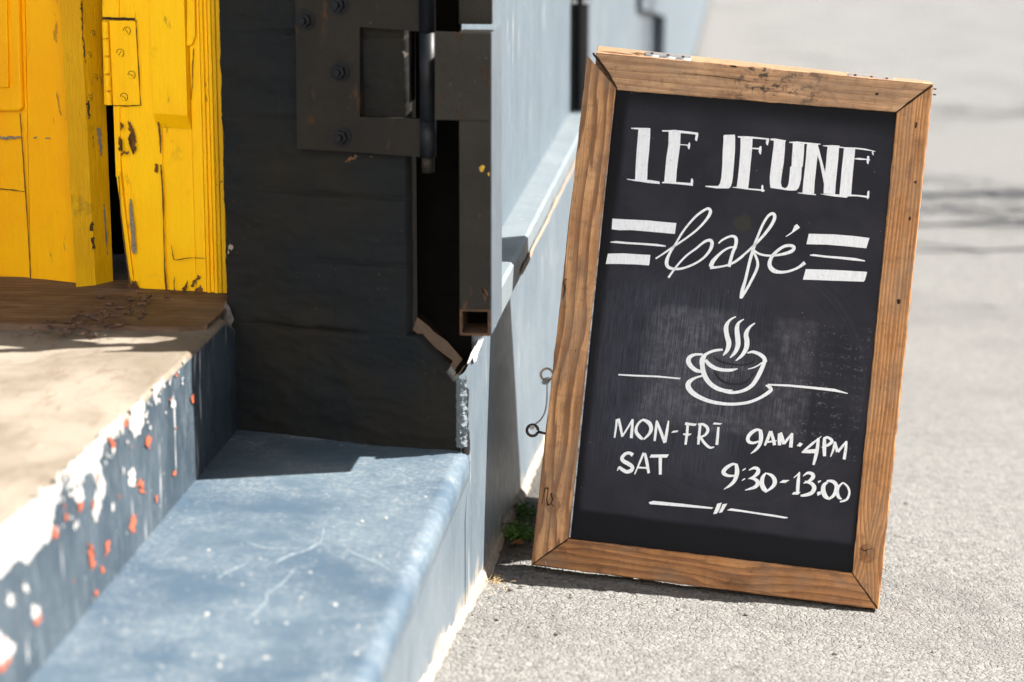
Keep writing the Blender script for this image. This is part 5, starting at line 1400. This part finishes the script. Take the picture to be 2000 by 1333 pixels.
# the second eye sits on the rear leaf
e2 = on_y(1068, 732, Rr(0, 0.60, 0.015).y)
eye(e2, 0.0125, 0.0022, BU, M_brass, Vector((0, -1, 0.2)))
k0 = e1c + Vector((0.0, 0, 0.0095)); k1 = e2 + Vector((0, 0, -0.011))
cord = []
for i in range(25):
    t_ = i / 24; p = k0.lerp(k1, t_); p.z -= 0.020 * math.sin(math.pi * t_); p.x += 0.010 * math.sin(math.pi * t_); cord.append(p)
v_, f_ = tube_mesh(cord, 0.0014, 7); obj('cord', v_, f_, M_cord, SB, smooth=True)
for base, r_, n in ((e2 + Vector((-0.002, -0.002, -0.012)), 0.0055, 5), (e1c + Vector((0, -0.003, 0.008)), 0.0032, 2)):
    vs, fs = [], []
    rr = random.Random(8)
    for k in range(n):
        c_ = base + Vector((rr.uniform(-1, 1), rr.uniform(-.5, .5), rr.uniform(-1, 1))) * r_ * 0.8
        pts_ = [c_ + Vector((math.cos(w) * r_ * 0.8, math.sin(w * 1.3) * r_ * 0.5, math.sin(w) * r_ * 0.8)) for w in np.linspace(0, 6, 12)]
        v1, f1_ = tube_mesh(pts_, 0.0016, 6); b_ = len(vs); vs += v1; fs += [tuple(i + b_ for i in q_) for q_ in f1_]
    obj('knot', vs, fs, M_cord, SB, smooth=True)

# ------------------------------------------------------------------ weeds and litter at the foot of the wall
def weed(name, cx_, cy_, n, h, label):
    vs, fs = [], []; rr = random.Random(int(cx_ * 1000))
    root = empty(name, (cx_, cy_, float(gz(cx_, cy_))), label, 'weed')
    for i in range(n):
        a = rr.uniform(0, 6.28); d = rr.uniform(0, 0.035)
        bx, by = cx_ + math.cos(a) * d, cy_ + math.sin(a) * d
        bz = float(gz(bx, by))
        tip = Vector((bx + rr.gauss(0, 0.02), by + rr.gauss(0, 0.02), bz + h * rr.uniform(0.35, 1)))
        for k in range(9):
            t_ = (k + 1) / 9
            c_ = Vector((bx, by, bz)).lerp(tip, t_) + Vector((rr.gauss(0, .004), rr.gauss(0, .004), rr.gauss(0, .003)))
            s_ = rr.uniform(0.0025, 0.0055)
            d1 = Vector((rr.gauss(0, 1), rr.gauss(0, 1), rr.gauss(0, .7))).normalized(); d2 = d1.cross(Vector((rr.gauss(0, 1), rr.gauss(0, 1), 1))).normalized()
            b_ = len(vs)
            vs += [c_ - d1 * s_, c_ + d2 * s_ * .5, c_ + d1 * s_, c_ - d2 * s_ * .5]; fs.append((b_, b_ + 1, b_ + 2, b_ + 3))
    obj('foliage', vs, fs, M_moss, root)
    st_v, st_f = [], []
    for i in range(6):
        a = i * 1.05
        v1, f1_ = tube_mesh([(cx_ + .01 * math.cos(a), cy_ + .01 * math.sin(a), float(gz(cx_, cy_)) - .002), (cx_ + .02 * math.cos(a), cy_ + .02 * math.sin(a), float(gz(cx_, cy_)) + h * .5)], 0.0008, 5)
        b_ = len(st_v); st_v += v1; st_f += [tuple(i_ + b_ for i_ in q_) for q_ in f1_]
    obj('stem', st_v, st_f, M_moss, root)
weed('weed', 0.030, 4.34, 75, 0.038, 'small green weed growing between the wall foot and the cafe board')
weed('weed', 0.028, 4.56, 45, 0.03, 'smaller green tuft further back at the wall foot behind the cafe board')
lv = Vector((0.035, 4.27, float(gz(0.035, 4.27)) + 0.004))
lf_ = [lv + Vector(p) for p in ((-.012, 0, 0), (-.006, .012, .006), (.006, .016, .008), (.014, .006, .003), (.012, -.008, .004), (0, -.012, .007))]
tag(obj('dead_leaf', lf_ + [lv + Vector((0, 0, .001))], [(0, 1, 6), (1, 2, 6), (2, 3, 6), (3, 4, 6), (4, 5, 6), (5, 0, 6)], M_leafdry), 'curled brown leaf lying below the green weed at the wall foot', 'leaf')
vs, fs = [], []; rr = random.Random(77)
for i in range(60):
    a = on_z(rr.gauss(962, 14), rr.gauss(1150, 14), -0.004)
    x, y = max(a.x, 0.004), a.y
    z = float(gz(x, y)) + 0.002
    L = rr.uniform(0.004, 0.02); w = rr.uniform(0, 6.28)
    p0 = Vector((x, y, z)); p1 = p0 + Vector((math.cos(w) * L, math.sin(w) * L, rr.uniform(0, 0.008)))
    v1, f1_ = tube_mesh([p0, (p0 + p1) / 2 + Vector((0, 0, 0.003)), p1], 0.0005, 4); b_ = len(vs); vs += v1; fs += [tuple(i_ + b_ for i_ in q_) for q_ in f1_]
o = obj('dry_straw', vs, fs, M_straw); o['kind'] = 'stuff'; tag(o, 'wisps of dry straw caught at the corner of the wall foot', 'straw')
# rough mortar skirting at the wall foot
vs, fs = [], []; n = 220
for i in range(n + 1):
    y = 2.2 + (5.4 - 2.2) * i / n; g0 = float(gz(0, y))
    hgt = 0.020 + 0.016 * fbm(y * 6, 1) + 0.008 * fbm(y * 30, 2)
    out = 0.010 + 0.006 * fbm(y * 8, 4) + 0.003 * fbm(y * 40, 4)
    vs += [(0.0, y, g0 + hgt), (out * 0.5, y, g0 + hgt * 0.7), (out, y, g0 - 0.004), (0.0, y, g0 - 0.02)]
for i in range(n):
    for k in range(3): fs.append((4 * i + k, 4 * i + k + 1, 4 * i + 5 + k, 4 * i + 4 + k))
obj('mortar_skirt', vs, fs, M_bare, B)

# ------------------------------------------------------------------ lamp post and tree across the pavement, right of the frame
def shadow_base(u, v, dist):
    """ground point whose sun-side caster stands dist metres towards the sun"""
    p = None
    d = ray(u, v)
    for k in range(400):
        t_ = (1 + k * 0.06) / 4500.0 * 1.0
        q_ = CAM + d * t_
        if q_.z < float(gz(q_.x, q_.y)): p = q_; break
    return p
ps = shadow_base(1900, 380, 0)
hz = Vector((to_sun.x, to_sun.y, 0)).normalized()
lp = ps + hz * 3.1
lp.z = float(gz(lp.x, lp.y))
post = empty('lamp_post', lp, 'dark steel lamp post on the far side of the pavement, right of the view', 'lamp post')
v_, f_ = tube_mesh([lp, lp + Vector((0, 0, 0.5)), lp + Vector((0, 0, 6.2))], [0.10, 0.085, 0.07], 16); obj('pole', v_, f_, M_steel_dk, post, smooth=True)
v_, f_ = tube_mesh([lp + Vector((0, 0, 6.2)), lp + Vector((0.3, 0, 6.5)), lp + Vector((0.9, 0, 6.55))], 0.035, 10); obj('arm', v_, f_, M_steel_dk, post, smooth=True)
from_bm('lantern', box_bm(lp.x + 0.8, lp.x + 1.3, lp.y - 0.1, lp.y + 0.1, lp.z + 6.47, lp.z + 6.6, 0.02), M_steel_lit, post)

def tree(base, hgt, seed, label):
    rr = random.Random(seed)
    t0 = empty('street_tree', base, label, 'tree')
    vs, fs = [], []; leaves = []
    def limb(p, d, L, r, lvl):
        n_ = 6; pts_ = [p]; rads = [r]
        q_ = p.copy(); dd = d.copy()
        for i in range(n_):
            dd = (dd + Vector((rr.gauss(0, .12), rr.gauss(0, .12), rr.gauss(0.02, .08)))).normalized()
            q_ = q_ + dd * L / n_; pts_.append(q_.copy()); rads.append(r * (1 - 0.6 * (i + 1) / n_))
        v1, f1_ = tube_mesh(pts_, rads, 7); b_ = len(vs); vs.extend(v1); fs.extend([tuple(i_ + b_ for i_ in x_) for x_ in f1_])
        if lvl < 3:
            for k in range(4 if lvl == 0 else 3):
                i_ = rr.randint(2, n_); a = rr.uniform(0, 6.28)
                nd = (dd * 0.5 + Vector((math.cos(a), math.sin(a), rr.uniform(-.1, .5)))).normalized()
                limb(pts_[i_], nd, L * rr.uniform(.5, .75), rads[i_] * .7, lvl + 1)
        else:
            for k in range(44):
                i_ = rr.randint(1, n_); c_ = pts_[i_] + Vector((rr.gauss(0, .16), rr.gauss(0, .16), rr.gauss(0, .12)))
                leaves.append(c_)
    limb(Vector(base), Vector((0, 0, 1)), hgt * 0.6, 0.12, 0)
    obj('trunk', vs, fs, simple('grey_bark', (0.12, 0.10, 0.085), 0.9, scale=25, bumpd=0.01), t0, smooth=True)
    lv_, lf = [], []
    for c_ in leaves:
        s_ = rr.uniform(.025, .05); d1 = Vector((rr.gauss(0, 1), rr.gauss(0, 1), rr.gauss(0, 1))).normalized(); d2 = d1.cross(Vector((rr.gauss(0, 1), 1, rr.gauss(0, 1)))).normalized()
        b_ = len(lv_); lv_ += [c_ - d1 * s_, c_ + d2 * s_ * .5, c_ + d1 * s_, c_ - d2 * s_ * .5]; lf.append((b_, b_ + 1, b_ + 2, b_ + 3))
    obj('crown', lv_, lf, simple('tree_leaf', (0.06, 0.10, 0.03), 0.6), t0)
for (u, v, dd_, hh, sd_) in ((2030, 262, 3.9, 6.0, 3), (2110, 462, 3.6, 5.2, 11)):
    p = shadow_base(u, v, 0)
    q_ = p + hz * dd_; q_.z = float(gz(q_.x, q_.y))
    tree(q_, hh, sd_, 'slim street tree with thin leafy twigs, ' + ('the farther' if v < 300 else 'the nearer') + ' one beside the lamp post')

# ------------------------------------------------------------------ shop verandah added above the view to block sky light
vr = empty('unseen_canopy', (0.0, 6.0, 2.9), 'flat shop verandah of dark boards on steel beams added above door and pavement to block sky light', 'unseen_canopy')
from_bm('deck', box_bm(0.002, 1.80, 1.2, 12.0, 3.27, 3.32, 0.004), simple('canopy_boards', (0.07, 0.06, 0.05), 0.8), vr)
for i in range(5):
    from_bm('beam', box_bm(0.003, 1.77, 1.25 + i * 2.6, 1.33 + i * 2.6, 3.16, 3.268, 0.003), M_steel_dk, vr)
from_bm('fascia', box_bm(1.802, 1.83, 1.2, 12.0, 3.24, 3.36, 0.003), M_steel_dk, vr)

# ------------------------------------------------------------------ unseen houses added across the street to block low sky
M_opp = simple('plain_opposite_render', (0.17, 0.15, 0.13), 0.9, scale=2, var=0.2)
for k, (y0, y1, hh, lab) in enumerate(((-26, -11, 6.2, 'tallest plain rendered house added across the street to block low sky, behind the camera'), (-11, 4, 5.4, 'lowest rendered house added across the street to block low sky, opposite the shop door'), (4, 22, 5.9, 'wide rendered house added across the street to block low sky, opposite the cafe board'))):
    xo = 10.5 + 0.2 * k
    zb0 = float(gz(xo, y1)) - 0.3
    hs = empty('house', (xo, (y0 + y1) / 2, zb0), lab, 'house', 'unseen houses added across the street')
    from_bm('wall', box_bm(xo, xo + 7, y0, y1 - 0.02, zb0, hh), M_opp, hs)
    from_bm('roof', prism_bm([(xo - 0.3, y0, hh + .003), (xo + 7.3, y0, hh + .003), (xo + 3.5, y0, hh + 1.2)], (0, y1 - y0 - 0.03, 0)), simple('dark_roofing', (0.08, 0.07, 0.065), 0.8), hs)
    n_ = int((y1 - y0) / 3)
    for i in range(n_):
        yy = y0 + 1.5 + i * (y1 - y0) / n_
        w_o = from_bm('window', box_bm(xo - 0.05, xo - 0.004, yy - 0.5, yy + 0.5, 1.6 + zb0, 3.0 + zb0, 0.01), M_white, hs)
        from_bm('pane', box_bm(xo - 0.056, xo - 0.051, yy - 0.42, yy + 0.42, 1.68 + zb0, 2.92 + zb0), M_black, w_o)

# white corner house added behind the camera, angled to bounce sunlight onto the board
M_wh = simple('bounce_white_render', (0.82, 0.78, 0.71), 0.8, scale=3, var=0.05)
WA, WB = Vector((-2.4, 1.04, 0)), Vector((8.0, -9.0, 0))
wd = (WB - WA).normalized(); wnn = Vector((-wd.y, wd.x, 0))
zb0 = float(gz(4, -6)) - 1.2
hs = empty('house', ((WA + WB) / 2).to_tuple()[:2] + (zb0,), 'white rendered corner house added behind the camera to bounce sunlight onto the board and door', 'house')
def wq(a, h, o=0.0): return WA + wd * a + wnn * o + Vector((0, 0, h))
Lh = (WB - WA).length
from_bm('wall', prism_bm([wq(0, zb0), wq(Lh, zb0), wq(Lh, 9.0), wq(0, 9.0)], -wnn * 6), M_wh, hs)
from_bm('roof', prism_bm([wq(-.3, 9.003, .3), wq(-.3, 9.003, -6.3), wq(-.3, 10.6, -3)], wd * (Lh + .6)), simple('grey_roofing', (0.2, 0.2, 0.2), 0.8), hs)
for i in range(3):
    for h in (4.2, 6.8):
        a = 4.6 + i * 2.6
        w_o = from_bm('window', prism_bm([wq(a, h, .004), wq(a + .9, h, .004), wq(a + .9, h + 1.3, .004), wq(a, h + 1.3, .004)], wnn * .05, 0.01), M_white, hs)
        from_bm('pane', prism_bm([wq(a + .08, h + .08, .055), wq(a + .82, h + .08, .055), wq(a + .82, h + 1.22, .055), wq(a + .08, h + 1.22, .055)], wnn * .005), M_black, w_o)

# loose grit on the pavement
rr = random.Random(31); bm = bmesh.new()
for i in range(420):
    x = rr.choice([abs(rr.gauss(0, 0.10)) + 0.01, rr.uniform(0.02, 1.3)]); y = rr.uniform(3.0, 5.2)
    s_ = 0.0009 * math.exp(rr.expovariate(1.8)); s_ = min(s_, 0.0045)
    r_ = bmesh.ops.create_icosphere(bm, subdivisions=1, radius=s_)
    k1, k2, k3 = rr.uniform(.7, 1.4), rr.uniform(.7, 1.4), rr.uniform(.4, .8)
    z = float(gz(x, y)) + s_ * 0.3
    for w in r_['verts']: w.co = Vector((w.co.x * k1 + x, w.co.y * k2 + y, w.co.z * k3 + z))
o = from_bm('grit', bm, simple('loose_grit', (0.16, 0.14, 0.12), 0.9, scale=70, second=(0.06, 0.05, 0.045)))
o['kind'] = 'stuff'; tag(o, 'loose grit scattered on the pavement in front of the wall and the cafe board', 'grit')
